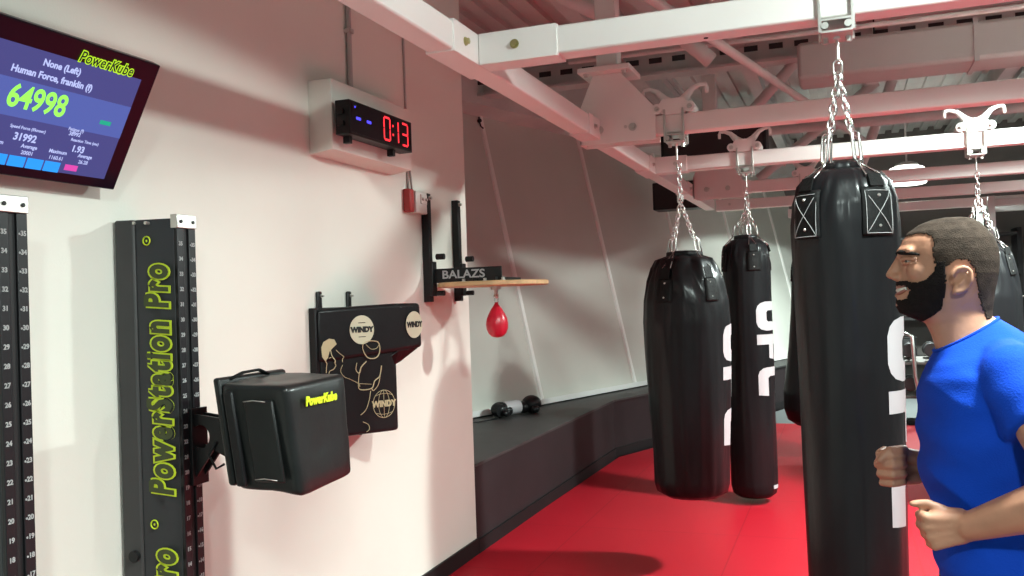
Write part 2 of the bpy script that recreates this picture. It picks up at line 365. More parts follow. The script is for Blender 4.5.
# hanging posts with gusset plates
for (px_, yb, xr, lab) in ((-1.215, 5.0, .0, 'white hanging post with tapered gusset box over the second beam'), (-1.085, 8.35, .0, 'white hanging post with gusset plates at the fourth beam')):
    t = thing('hanging_post', lab, 'post', (px_, yb+.05, BZ), 'hanging posts of the bag frame')
    MB().bb(px_-.06, px_+.06, yb-.01, yb+.11, BZ+.40, 3.5).build('post', M['white'], t, bevel=.006)
    MB().bb(px_-.15, px_+.15, yb-.10, yb+.20, BZ+.365, BZ+.395).build('flange_plate', M['white'], t, bevel=.004)
    def gz(y): return [(px_-.17, y, BZ-.03), (px_+.27, y, BZ-.03), (px_+.27, y, BZ+.15), (px_+.08, y, BZ+.365), (px_-.08, y, BZ+.365), (px_-.17, y, BZ+.16)]
    MB().prism(gz(yb-.02), (0, .012, 0)).build('gusset_plate', M['white'], t, bevel=.002)
    MB().prism(gz(yb+.109), (0, .012, 0)).build('gusset_plate', M['white'], t, bevel=.002)
    MB().prism([(px_-.17, yb-.02, BZ-.03), (px_-.17, yb+.121, BZ-.03), (px_-.17, yb+.121, BZ+.16), (px_-.17, yb-.02, BZ+.16)], (.01, 0, 0)).build('side_plate', M['white'], t)
    for bx in (px_-.05, px_+.14): bolt((bx, yb-.02, BZ+.05), (0, -1, 0), .016, t, 'zinc')
    for bx in (px_-.11, px_+.11): bolt((bx, yb-.06, BZ+.365), (0, 0, -1), .012, t, 'zinc')
# dark speaker boxes hung behind the posts
for (x, y, z, l) in ((-1.2, 6.15, 2.62, 'black speaker box hung behind the second beam'), (-.55, 9.2, 2.5, 'black speaker box hung behind the third beam'), (-1.05, 10.2, 2.45, 'black speaker box hanging at the leaning wall')):
    pass
t = thing('hung_speaker', 'black box speaker hanging in the shade beneath the frame corner', 'speaker', (-1.7, 10.35, 2.47))
MB().bb(-2.0, -1.43, 10.2, 10.5, 2.47, 2.78).build('cabinet', M['blackm'], t, bevel=.01)
MB().bb(-1.97, -1.46, 10.185, 10.2, 2.49, 2.76).build('grille', M['dark'], t)
t = thing('hung_speaker', 'black box speaker high behind the second beam', 'speaker', (-.9, 7.4, 2.6))
MB().bb(-1.35, -0.52, 7.3, 7.6, 2.56, 2.84).build('cabinet', M['blackm'], t, bevel=.01)
MB().bb(-1.32, -0.55, 7.285, 7.3, 2.58, 2.82).build('grille', M['dark'], t)

# ------------------------------------------------------------------ trolleys
def make_trolley(x, yb, label):
    yc = yb+.05
    t = thing('bag_trolley', label, 'trolley', (x, yc, BZ), 'bag trolleys riding the cross beams')
    for y0 in (yb-.016, yb+.106):
        MB().bb(x-.058, x-.045, y0-.004, y0+.010, BZ-.052, BZ+.13).bb(x+.045, x+.058, y0-.004, y0+.010, BZ-.052, BZ+.13).build('side_strap', M['zinc'], t, bevel=.002)
    pl = [(x-.055, BZ+.10), (x+.055, BZ+.10), (x+.10, BZ+.135), (x+.06, BZ+.19), (x-.06, BZ+.19), (x-.10, BZ+.135)]
    for y0 in (yb-.014, yb+.104): MB().prism([(a, y0, b) for a, b in pl], (0, .008, 0)).build('top_plate', M['white'], t, bevel=.002)
    for sgn in (-1, 1):
        pts = [(x+sgn*.02, yc, BZ+.17), (x+sgn*.06, yc, BZ+.20), (x+sgn*.10, yc, BZ+.245), (x+sgn*.14, yc, BZ+.262), (x+sgn*.172, yc, BZ+.262), (x+sgn*.178, yc, BZ+.245), (x+sgn*.178, yc, BZ+.215)]
        MB().tube(pts, .013, 8, rads=[.03, .024, .016, .012, .011, .011, .010]).build('horn_hook', M['white'], t, smooth='all')
        MB().cyl((x+sgn*.09, yb-.02, BZ+.135), (x+sgn*.09, yb+.12, BZ+.135), .029, n=20).build('roller', M['white'], t, smooth=True)
        bolt((x+sgn*.09, yb-.02, BZ+.135), (0, -1, 0), .010, t, 'zinc')
    MB().bb(x-.05, x+.05, yb-.02, yb+.12, BZ-.016, BZ-.006).bb(x-.05, x+.05, yb-.02, yb+.12, BZ-.056, BZ-.046).build('bottom_plate', M['zinc'], t, bevel=.002)
    for sgn in (-1, 1): MB().cyl((x+sgn*.036, yb-.024, BZ-.031), (x+sgn*.036, yb+.124, BZ-.031), .012, n=10).cyl((x+sgn*.036, yc, BZ-.056), (x+sgn*.036, yc, BZ-.074), .010, n=6).build('cross_pin', M['zinc'], t, smooth=True)
    MB().cyl((x, yc, BZ-.05), (x, yc, BZ-.145), .0055, n=10).ball((x, yc, BZ-.055), .013).build('eye_rod', M['zinc'], t, smooth=True)
    return t
TX = [(0.012, 3.16), (-0.845, 5.0), (-0.62, 6.58), (0.855, 6.58), (-0.27, 8.35)]
TL = ['zinc trolley bracket on the nearest beam over the big front bag', 'bull-horned trolley in shade on the second beam over the fat left bag', 'bull-horned trolley on the third beam over the slim bag',
      'brightly lit bull-horned trolley on the right of the third beam', 'trolley on the fourth beam over the bag hidden behind the front one']
T0 = make_trolley(*TX[0], TL[0])
for (x, yb), l in zip(TX[1:], TL[1:]):
    c = copy_tree(T0); c.location = (x, yb+.05, BZ); c['label'] = l

# ------------------------------------------------------------------ chains and bags
def link(mb, c, d, side, L, wd, r):
    c = Vector(c); d = d.normalized(); side = (side - d*side.dot(d)).normalized(); pts = []
    hl = L/2-wd
    for i in range(7):
        a = -pi/2 + pi*i/6; pts.append(c + d*(hl+cos(a)*wd) + side*sin(a)*wd)
    for i in range(7):
        a = pi/2 + pi*i/6; pts.append(c + d*(-hl+cos(a)*wd) + side*sin(a)*wd)
    mb.tube(pts, r, 6, closed=True)
def chain(p0, p1, L=.034, wd=.0095, r=.0032, parent=None, name='chain'):
    p0 = Vector(p0); p1 = Vector(p1); d = p1-p0; n = max(2, round(d.length/(L-2*r*1.1))); st_ = d/n
    a = d.normalized().cross(Vector((.3, 1, .1))).normalized(); b = d.normalized().cross(a); mb = MB()
    for i in range(n): link(mb, p0+st_*(i+.5), d, a if i % 2 else b, st_.length+2*r, wd, r)
    return mb.build(name, M['chrome'], parent, smooth='all')
def letters():
    U = [(0, 1), (0, .26), (.05, .12), (.14, .04), (.28, 0), (.70, 0), (.84, .04), (.93, .12), (.98, .26), (.98, 1), (.68, 1), (.68, .34), (.62, .29), (.36, .29), (.30, .34), (.30, 1)]
    F = [(0, 0), (.34, 0), (.34, .34), (.80, .34), (.86, .58), (.34, .58), (.34, .72), (.92, .72), (.98, 1), (.2, 1), (.06, .93), (0, .8)]
    C = [(.26, 0), (.92, 0), (.96, .28), (.36, .28), (.30, .34), (.30, .66), (.36, .72), (.92, .72), (.96, 1), (.26, 1), (.12, .96), (.03, .87), (0, .74), (0, .26), (.03, .13), (.12, .04)]
    out = []; x = 0
    for G in (U, F, C):
        out.append([(x+a*.92, b) for a, b in G]); x += 1.02
    return out, x-.10
def wrap_logo(cx, cy, ztop, length, th0, arc, rfun, parent):
    Ls, tot = letters(); s = length/tot; bm = bmesh.new()
    for G in Ls:
        vs = [bm.verts.new((a*s, b, 0)) for a, b in G]
        es = [bm.edges.new((vs[i], vs[(i+1) % len(vs)])) for i in range(len(vs))]
        bmesh.ops.triangle_fill(bm, use_beauty=True, use_dissolve=False, edges=es)
    for i in range(1, 24): bmesh.ops.bisect_plane(bm, geom=bm.verts[:]+bm.edges[:]+bm.faces[:], plane_co=(0, i/24, 0), plane_no=(0, 1, 0))
    for i in range(1, 28): bmesh.ops.bisect_plane(bm, geom=bm.verts[:]+bm.edges[:]+bm.faces[:], plane_co=(length*i/28, 0, 0), plane_no=(1, 0, 0))
    for v in bm.verts:
        z = ztop-v.co.x; th = th0 + v.co.y*arc; R = rfun(z, th)+.0018
        v.co = (cx+cos(th)*R, cy+sin(th)*R, z)
    mb = MB(); mb.bm.free(); mb.bm = bm
    o = mb.build('printed_letters', M['print'], parent, smooth='all', label='large white letters running down the bag'); return o
def make_bag(name, label, x, y, prof, folds, straps, cap_r, apex, carab_z, carab_r, logo=None, xst=True, sw=.034, so_=.085, cl=.078, dx=0, seed=0, ringtop=None, group='black punching bags hanging from the frame'):
    """prof: list (r,z) bottom to top (absolute z)."""
    t = thing(name, label, 'punching bag', (x, y, prof[0][1]), group)
    pr = []
    for i in range(len(prof)-1):
        (r1, z1), (r2, z2) = prof[i], prof[i+1]
        n = max(1, int(max(abs(z2-z1), abs(r2-r1))/.022))
        for k_ in range(n): u = k_/n; pr.append((r1+(r2-r1)*u, z1+(z2-z1)*u))
    pr.append(prof[-1]); ztop = prof[-1][1]; zb = prof[0][1]; RM = max(p[0] for p in prof)
    def prad(z):
        if z <= prof[0][1]: return prof[0][0]
        for i in range(len(prof)-1):
            (r1, z1), (r2, z2) = prof[i], prof[i+1]
            if z1 <= z <= z2 and z2 > z1: return r1+(r2-r1)*(z-z1)/(z2-z1)
        return prof[-1][0]
    def wob(z, th, r):
        q = noise.noise(Vector((cos(th)*2.2+seed, sin(th)*2.2, z*1.3)))*.022*folds
        q += noise.noise(Vector((cos(th)*5+seed, sin(th)*5, z*2.2+9)))*.012*folds
        k2 = max(0, 1-(ztop-z)/.45)
        q += k2*k2*(abs(sin(th*6+noise.noise(Vector((cos(th)*2+seed, sin(th)*2, z*4)))*3.5))-.6)*.085*min(folds, 1.4)
        return r*(1+q)
    rf = lambda z, th: wob(z, th, prad(z))
    MB().lathe((x, y, 0), pr, 112, fn=lambda r, z, th: wob(z, th, r)).build('bag_body', M['leather'], t, smooth='all')
    MB().lathe((x, y, 0), [(cap_r*.8, ztop-.02), (cap_r, ztop+.0), (cap_r*.97, ztop+.02), (cap_r*.5, ztop+.028)], 40, fn=lambda r, z, th: r*(1+.05*sin(th*9))).build('gathered_top', M['leather2'], t, smooth='all')
    A = Vector((x+dx, y, apex))
    if ringtop: chain(A, (x+dx, y, ringtop), parent=t, L=.045, wd=.012, r=.004, name='top_chain')
    link_mb = MB(); link(link_mb, A+Z*.005, Z, X, .05, .014, .0045); link_mb.build('top_ring', M['chrome'], t, smooth='all')
    for th in straps:
        d = Vector((cos(th), sin(th), 0)); zs0, zs1 = ztop-so_, ztop-so_-STL[0]
        # webbing strap: a curved strip lying on the leather
        mb = MB(); rows = []
        for i in range(15):
            z = zs1 + (zs0-zs1)*i/14; row = []
            for j in range(5):
                tt = th + (j-2)/2*sw/RM; R = rf(z, tt)+.004
                row.append(((x+cos(tt)*R, y+sin(tt)*R, z)))
            rows.append(row)
        V = [[mb.bm.verts.new(p) for p in r_] for r_ in rows]
        for i in range(14):
            for j in range(4): mb.bm.faces.new((V[i][j], V[i][j+1], V[i+1][j+1], V[i+1][j]))
        so = mb.build('strap', M['web'], t, smooth='all'); so.modifiers.new('s', 'SOLIDIFY').thickness = .004
        if xst:
            lines = [((-.8, .03), (.8, .03)), ((.8, .03), (.8, .97)), ((.8, .97), (-.8, .97)), ((-.8, .97), (-.8, .03)), ((-.8, .03), (.8, .97)), ((.8, .03), (-.8, .97))]
            sm = MB()
            for (a, b) in lines:
                pts = []
                for q in range(9):
                    u = q/8; j = a[0]+(b[0]-a[0])*u; zz = zs1+(zs0-zs1)*(.02+.93*(a[1]+(b[1]-a[1])*u)); tt = th + j*sw/RM; R = rf(zz, tt)+.0098
                    pts.append((x+cos(tt)*R, y+sin(tt)*R, zz))
                sm.tube(pts, .0011, 5)
            sm.build('cross_stitching', M['thread'], so, smooth='all')
        for zz in (zs1+(zs0-zs1)*.2, zs1+(zs0-zs1)*.82):
            R = rf(zz, th)+.006; c = Vector((x+cos(th)*R, y+sin(th)*R, zz))
            MB().cyl(c, c+d*.004, .006, .004, n=10).build('rivet', M['zinc'], so, smooth=True)
        # strap continuing over the shoulder to a wire loop and a carabiner
        cb = Vector((x, y, 0))+d*carab_r+Z*carab_z; R0 = rf(zs0, th)
        top = Vector((x, y, 0))+d*(R0+.006)+Z*zs0
        mid = cb.lerp(top, .45) + d*.01
        tang = Vector((-sin(th), cos(th), 0))
        low = cb.lerp(top, .70)+d*.012+Z*.01
        MB().tube([cb-Z*.01, low+tang*.026, low-tang*.026], .0032, 6, closed=True).build('wire_loop', M['chrome'], t, smooth='all')
        mb = MB(); w_ = .026
        P = [top-tang*w_, top+tang*w_, low+tang*w_*.9, low-tang*w_*.9]
        mb.quadbox([p for p in P]+[p+d*.005+Z*.003 for p in P]).build('shoulder_strap', M['web'], t)
        cm = MB(); link(cm, cb+Z*(cl/2-.011), (A-cb).normalized()*.5+Z*.5, tang, cl, .0135, .0042); cm.build('carabiner', M['chrome'], t, smooth='all')
        chain(cb+(A-cb).normalized()*(cl-.016), A-Z*.012, parent=t)
    if logo: wrap_logo(x, y, logo[0], logo[1], logo[2], logo[3], rf, t)
    return t, rf
def straps_z(prof, ztop): return ztop-.055, ztop-.055-STL[0]
STL = [.20]
VD1 = math.atan2(-3.2, -.02)     # direction from bag towards camera
def away(bx, by, deg): return math.atan2(-by, -bx) + radians(deg)   # + = towards image right
# front bag
STL[0] = .155
make_bag('punching_bag', 'big black punching bag in front with white stitched straps on its shoulders', .013, 3.2,
    [(.04, .085), (.12, .088), (.145, .11), (.154, .16), (.156, .5), (.162, 1.0), (.168, 1.45), (.171, 1.72), (.167, 1.79), (.150, 1.845), (.118, 1.88), (.075, 1.895)], .9,
    [away(.021, 3.2, a) for a in (-43, 37, 137, -143)], .06, 2.235, 1.925, .075, logo=(1.405, .68, away(.021, 3.2, 42), radians(98)), dx=-.002, seed=1, sw=.056, so_=.075, cl=.100)
# fat bag on the left
STL[0] = .125
make_bag('punching_bag', 'fat black bag on the left with a narrow gathered top and wrinkled shoulders', -.825, 5.05,
    [(.05, .38), (.15, .385), (.195, .412), (.208, .46), (.212, .65), (.222, .9), (.230, 1.15), (.236, 1.35), (.230, 1.47), (.210, 1.58), (.185, 1.65), (.158, 1.695), (.10, 1.715)], 2.2,
    [away(-.825, 5.05, a) for a in (-30, 38, 130, -135)], .10, 2.03, 1.745, .11, logo=(1.33, .67, away(-.825, 5.05, 55), radians(75)), xst=False, dx=-.01, seed=5, ringtop=2.235, so_=.13, sw=.045)
# slim bag
STL[0] = .135
make_bag('punching_bag', 'slim black bag hanging in the middle with white letters on its right side', -.645, 6.65,
    [(.03, .04), (.12, .045), (.150, .07), (.162, .12), (.165, .5), (.166, 1.2), (.166, 1.7), (.160, 1.78), (.142, 1.84), (.10, 1.875), (.06, 1.885)], 1.2,
    [away(-.645, 6.65, a) for a in (18, 105, 200, -72)], .08, 2.12, 1.915, .085, logo=(1.43, .67, away(-.645, 6.65, 19), radians(100)), xst=False, dx=.02, seed=9, ringtop=2.235, so_=.10, sw=.05)
b_ = [o for o in COL.objects if o.name == 'punching_bag.002'][0]; ta = away(-.645, 6.65, 62)
q_ = Vector((-.645+cos(ta)*.164, 6.65+sin(ta)*.164, .125)); uq = Vector((-sin(ta), cos(ta), 0))
MB().quadbox([q_-uq*.03-Z*.012, q_+uq*.03-Z*.012, q_+uq*.03+Z*.012, q_-uq*.03+Z*.012]+[p+Vector((cos(ta), sin(ta), 0))*.003 for p in (q_-uq*.03-Z*.012, q_+uq*.03-Z*.012, q_+uq*.03+Z*.012, q_-uq*.03+Z*.012)]).build('maker_tag', M['print'], b_, label='small white tag near the bottom')
# bag behind the man's head
make_bag('punching_bag', 'wide black bag hanging behind the man\'s head', .86, 6.65,
    [(.05, .36), (.15, .37), (.20, .41), (.212, .5), (.222, .9), (.236, 1.2), (.235, 1.42), (.215, 1.58), (.18, 1.70), (.13, 1.76), (.08, 1.77)], 2.2,
    [away(.86, 6.65, a) for a in (55, 140, -125, -35)], .09, 2.10, 1.80, .12, xst=False, seed=14, ringtop=2.235)
# bag behind the front bag, pear shaped
make_bag('punching_bag', 'pear-shaped black bag mostly hidden behind the big front bag', -.27, 8.40,
    [(.04, .30), (.16, .31), (.235, .36), (.262, .45), (.262, .60), (.235, .80), (.205, 1.0), (.175, 1.3), (.16, 1.55), (.15, 1.7), (.12, 1.78), (.06, 1.80)], .6,
    [away(-.27, 8.40, a) for a in (10, 100, 190, -80)], .07, 2.05, 1.82, .08, xst=False, seed=22, ringtop=2.235)

# ------------------------------------------------------------------ TV on the wall
tvp = Vector((-1.85, 2.12, 2.221)); tvq = Vector((-2.038, 2.12, 1.870))   # right edge: top, bottom
ud = (tvp-tvq).normalized(); TH = (tvp-tvq).length; TWd = .715; nrm = Vector((ud.z, 0, -ud.x))   # faces room and down
if nrm.x < 0: nrm = -nrm
t = thing('wall_television', 'black television tilted down on the left wall with a force readout on screen', 'television', (-2.0, 1.76, 1.95))
def tv(u, v, o=0.0): return tvq + ud*(v*TH) - Y*((1-u)*TWd) + nrm*o          # u 0 left..1 right, v 0 bottom..1 top
def tvquad(name, u0, u1, v0, v1, o, m, par, th=.001):
    P = [tv(u0, v0, o-th), tv(u1, v0, o-th), tv(u1, v1, o-th), tv(u0, v1, o-th)]; Q = [p+nrm*th for p in P]
    return MB().quadbox(P+Q).build(name, m, par)
def tvbox():
    P = [tv(0, 0, -.035), tv(1, 0, -.035), tv(1, 1, -.035), tv(0, 1, -.035)]
    return MB().quadbox(P+[p+nrm*.035 for p in P])
tvbox().build('casing', M['tvb'], t, bevel=.004)
P = [tv(.3, .35, -.075), tv(.7, .35, -.075), tv(.7, .6, -.075), tv(.3, .6, -.075)]
MB().quadbox(P+[p+nrm*.045 for p in P]).build('rear_housing', M['blackm'], t)
MB().bb(-2.1, -2.08, 1.6, 1.92, 1.98, 2.15).build('wall_plate', M['blackm'], t)
for y_ in (1.66, 1.86): MB().cyl((-2.085, y_, 2.12), tv(.5, .75, -.06)+Y*(y_-1.76), .012).build('bracket_arm', M['blackm'], t)
scr = tvquad('screen', .045, .925, .075, .86, .0012, E_['ui2'], t)
tvquad('display_band', .045, .925, .60, .86, .0018, E_['ui2'], scr)
tvquad('display_band', .045, .925, .40, .645, .0022, E_['ui1'], scr)
for i in range(8):
    tvquad('display_button', .075+i*.078, .145+i*.078, .072, .145, .0022, E_['uib'], scr)
tvquad('display_button', .715, .775, .10, .142, .0022, E_['uip'], scr)
tvquad('display_tag', .80, .855, .475, .505, .0026, E_['uie'], scr)
def tt(s, size, u, v, m, sx=1, off=0.0008, o=.003, nm='display_text', **kw): return text(nm, s, size, tv(u, v, o), Y, ud, m, scr, sx=sx, offset=off, extrude=.0002, **kw)
tt('None (Left)', .025, .55, .79, E_['uit']); tt('Human Force, franklin (f)', .025, .53, .705, E_['uit'])
tt('64998', .084, .50, .53, E_['uig'], sx=.86, off=.002)
tt('31992', .028, .50, .275, E_['uit']); tt('38992', .016, .705, .365, E_['uit'], off=.0003); tt('1.93', .026, .745, .262, E_['uit'])
tt('Speed Force (f/kmsec)', .012, .50, .340, E_['uit'], off=.0002); tt('Fatigue (f)', .013, .705, .397, E_['uit'], off=.0002); tt('Reaction Time (sec)', .012, .765, .325, E_['uit'], off=.0002)
for u, a, b in ((.38, 'Maximum', '68001'), (.53, 'Average', '20001'), (.66, 'Maximum', '1160.61'), (.79, 'Average', '26.28')):
    tt(a, .015, u, .220, E_['uit'], off=.0003); tt(b, .015, u, .175, E_['uit'], off=.0002)
lg = text('logo_outline', 'PowerKube', .042, tv(.735, .895, .003), Y, ud, E_['uil'], scr, sx=.88, offset=.0034, extrude=.0002, shear=.2, spacing=1.08)
text('logo_letters', 'PowerKube', .042, tv(.735, .895, .0036), Y, ud, E_['uik'], scr, sx=.88, offset=.0005, extrude=.0002, shear=.2, spacing=1.08)
for a in (-.0, .045): MB().tube([(-2.05, 1.62+a, 1.93), (-2.03, 1.635+a*.6, 1.84), (-1.96, 1.645, 1.79)], .005, 8).build('power_cable', M['blackm'], t, smooth='all')

# ------------------------------------------------------------------ striking-machine columns
def make_column(y0, label, first):
    """front ruler face at X=-1.9 spanning y0..y0+.085; printed side faces -Y"""
    t = thing('machine_column', label, 'exercise machine', (-2.0, y0+.04, 0))
    H = 1.785
    MB().prism([(-2.1, y0+.085, .02), (-2.1, y0-.03, .02), (-2.088, y0-.044, .02), (-2.03, y0-.030, .02), (-2.03, y0+.085, .02)], (0, 0, H-.02)).build('side_housing', M['column2'], t, bevel=.006)
    MB().prism([(-2.03, y0+.085, .02), (-2.03, y0-.024, .02), (-1.925, y0-.002, .02), (-1.904, y0+.002, .02), (-1.904, y0+.085, .02)], (0, 0, H-.02)).build('printed_panel', M['column'], t, bevel=.004)
    MB().bb(-1.906, -1.893, y0+.002, y0+.032, .05, H-.03).build('ruler_strip', M['rail'], t, bevel=.002)
    MB().bb(-1.906, -1.893, y0+.054, y0+.085, .05, H-.03).build('ruler_strip', M['rail'], t, bevel=.002)
    MB().bb(-1.908, -1.900, y0+.032, y0+.054, .05, H-.03).build('slide_groove', M['groove'], t)
    cp = MB().bb(-1.915, -1.889, y0-.001, y0+.087, H-.03, H+.012).build('top_cap', M['silver'], t, bevel=.002)
    for yy in (y0+.016, y0+.070): MB().cyl((-1.889, yy, H-.010), (-1.886, yy, H-.010), .0055, n=12).build('screw', M['blackm'], cp)
    n = 36; mb1 = []
    for i in range(34):
        z = H-.078 - i*.0465
        if z < .12: break
        s = str(n-1-i)
        text('ruler_number', s, .017, (-1.8925, y0+.016, z), Y, Z, M['thread'], t, offset=.0006)
        text('ruler_number', s, .017, (-1.8925, y0+.072, z-.002), Y, Z, M['thread'], t, offset=.0006)
        MB().cyl((-1.893, y0+.060, z-.003), (-1.8915, y0+.060, z-.003), .0028, n=8).build('index_hole', M['thread'], t)
    for zz, xx in ((H-.01, -2.03+.0), (H-.012, -1.985)): MB().cyl((xx, y0-.01, zz), (xx, y0-.030, zz), .005, n=10).build('screw', M['silver'], t)
    MB().cyl((-2.052, y0-.03, .76), (-2.052, y0-.046, .76), .017, n=20).build('knob', M['blackm'], t, smooth=True)
    return t
t1 = make_column(1.597, 'black ruler column at the far left edge, below the television', False)
t2 = make_column(2.215, 'dark grey machine column with vertical lime lettering, holding the padded cube', True)
ux, uy = Z, Vector((-1, 0.0, 0))
ylet = 2.198
for (zc, s) in ((1.294, 'PowerStation Pro'), (.43, 'PowerStation Pro')):
    a = text('lettering_outline', s, .128, (-1.958, ylet-.0004, zc), ux, uy, M['lime'], t2, sx=.615, offset=.0130, extrude=.0006, shear=.12, spacing=1.22)
    b = text('lettering_fill', s, .128, (-1.958, ylet-.0018, zc), ux, uy, M['inkfill'], t2, sx=.615, offset=.0054, extrude=.0006, shear=.12, spacing=1.22)
    mb = MB(); c = Vector((-1.990, ylet-.003, zc+.425))
    pts = [c+Vector((cos(q*pi/8)*.013, 0, sin(q*pi/8)*.013)) for q in range(16)]
    mb.tube(pts, .0022, 5, closed=True).ball(c, (.004, .001, .004)).build('registered_mark', M['lime'], t2, smooth='all')

# ------------------------------------------------------------------ padded strike cube on its arm
t = thing('strike_cube', 'black padded vinyl cube with lime lettering mounted on an arm from the column', 'punching target', (-1.65, 2.34, .97))
y0, y1, xf, xb = 2.205, 2.515, -1.505, -1.730
def soft(P, cuts=5, puff=.012, seed=0):
    mb = MB().quadbox(P); bmesh.ops.subdivide_edges(mb.bm, edges=mb.bm.edges[:], cuts=cuts, use_grid_fill=True)
    c = sum((Vector(p) for p in P), Vector())/8
    for v in mb.bm.verts:
        q = noise.noise(v.co*9+Vector((seed, 0, 0)))*.008
        v.co += (v.co-c).normalized()*q
    return mb
SK = lambda mb: ([setattr(v.co, 'x', v.co.x+(1.285-v.co.z)*.15) for v in mb.bm.verts], mb)[1]
cube = SK(soft([(xb, y0-.01, .975), (xf-.02, y0+.012, .955), (xf-.02, y1-.01, .965), (xb, y1, .98), (xb, y0-.02, 1.285), (xf, y0-.012, 1.272), (xf, y1+.006, 1.285), (xb, y1, 1.29)])).build('cube_body', M['rubpad'], t, smooth='all', bevel=.018, seg=3)
SK(MB().bb(xb-.022, xb+.004, y0-.022, y1+.01, .985, 1.300)).build('back_flange', M['rubpad'], t, bevel=.010, seg=3)
SK(MB().bb(xb+.012, xb+.045, y0-.028, y0-.012, .985, 1.262)).build('side_flap', M['leather2'], t, bevel=.006)
SK(MB().bb(xb+.075, xf-.05, y0-.022, y0-.010, 1.00, 1.235)).build('zip_panel', M['rubpad'], t, bevel=.005)
for zz in (1.232, 1.008): SK(MB().tube([(xb+.08, y0-.026, zz), (xb+.115, y0-.028, zz+.004), (xb+.155, y0-.026, zz)], .0016, 5)).build('zip_edge', M['zinc'], t, smooth='all')
MB().tube([(xb, y0+.03, 1.292), (xb+.01, y0+.08, 1.308), (xb+.01, y0+.16, 1.310), (xb, y0+.22, 1.292)], .009, 8, flat=.5).build('top_handle', M['web'], t, smooth='all')
text('lettering', 'PowerKube', .036, (xf+.017, 2.352, 1.222), Y, Z, M['lime'], cube, sx=.95, offset=.0022, extrude=.0012, shear=.15, spacing=1.05)
arm = MB().prism([(-1.893, 2.272, 1.185), (-1.78, 2.272, 1.178), (-1.78, 2.272, 1.06), (-1.80, 2.272, 1.07), (-1.86, 2.272, 1.035), (-1.893, 2.272, .985)], (0, .008, 0))
# arm plates with a round lightening hole
def arm_plate(y_):
    bm = bmesh.new(); outer = [(-1.893, 1.185), (-1.79, 1.172), (-1.74, 1.185), (-1.735, 1.04), (-1.815, 1.075), (-1.893, .975)]
    hole = [(-1.862+.034*cos(2*pi*i/20), 1.115+.036*sin(2*pi*i/20)) for i in range(20)]
    es = []
    for ring in (outer, hole):
        vs = [bm.verts.new((a, y_, b)) for a, b in ring]; es += [bm.edges.new((vs[i], vs[(i+1) % len(vs)])) for i in range(len(vs))]
    bmesh.ops.triangle_fill(bm, use_beauty=True, use_dissolve=False, edges=es)
    r = bmesh.ops.extrude_face_region(bm, geom=bm.faces[:])
    bmesh.ops.translate(bm, verts=[e for e in r['geom'] if isinstance(e, bmesh.types.BMVert)], vec=(0, .008, 0))
    mb = MB(); mb.bm.free(); mb.bm = bm; return mb
arm.bm.free()
arm_plate(2.258).build('arm_plate', M['blackm'], t); arm_plate(2.300).build('arm_plate', M['blackm'], t)
MB().bb(-1.893, -1.882, 2.245, 2.318, .965, 1.20).build('mounting_plate', M['blackm'], t, bevel=.002)
MB().tube([(-1.80, 2.255, 1.10), (-1.825, 2.25, 1.06), (-1.80, 2.25, 1.02), (-1.77, 2.25, 1.035)], .004, 6).build('retaining_loop', M['blackm'], t, smooth='all')

# ------------------------------------------------------------------ wall-mounted wedge pad
t = thing('wall_punch_pad', 'black wall-mounted wedge pad with gold boxer drawing and round badges', 'punching pad', (-2.07, 3.5, .94))
MB().bb(-2.098, -2.065, 3.235, 3.80, .95, 1.495).build('backboard', M['blackm'], t, bevel=.004)
def pad(z0, z1, plan, **kw): return MB().prism([(a, b, z0) for a, b in plan], (0, 0, z1-z0))
lower = pad(.945, 1.40, [(-2.066, 3.252), (-1.985, 3.36), (-1.868, 3.525), (-1.862, 3.56), (-2.066, 3.74)]).build('lower_pad', M['leather2'], t, bevel=.014, seg=4)
A_ = [(-2.066, 3.238, 1.492), (-1.845, 3.535, 1.505), (-1.815, 3.72, 1.502), (-2.066, 3.86, 1.495)]
B_ = [(-2.066, 3.238, 1.26), (-1.838, 3.54, 1.292), (-1.81, 3.72, 1.300), (-2.066, 3.86, 1.30)]
upper = MB().quadbox([B_[0], B_[1], B_[2], B_[3], A_[0], A_[1], A_[2], A_[3]]).build('upper_pad', M['leather2'], t, bevel=.018, seg=4)
MB().prism([(-1.84, 3.545, 1.297), (-1.82, 3.70, 1.30), (-1.90, 3.66, 1.235), (-1.872, 3.545, 1.235), (-1.90, 3.49, 1.25)], (-.06, .05, .01)).build('slanted_underside', M['leather2'], t, bevel=.006)
for yb_ in (3.31, 3.555): 
    b_ = MB().bb(-2.098, -2.085, yb_-.018, yb_+.018, 1.44, 1.565).build('hanging_bracket', M['blackm'], t, bevel=.008)
    bolt((-2.085, yb_+.004, 1.545), (1, 0, 0), .005, b_, 'zinc')
MB().cyl((-2.09, 3.60, .935), (-2.07, 3.60, .93), .02, n=16).build('lower_bracket', M['blackm'], t)
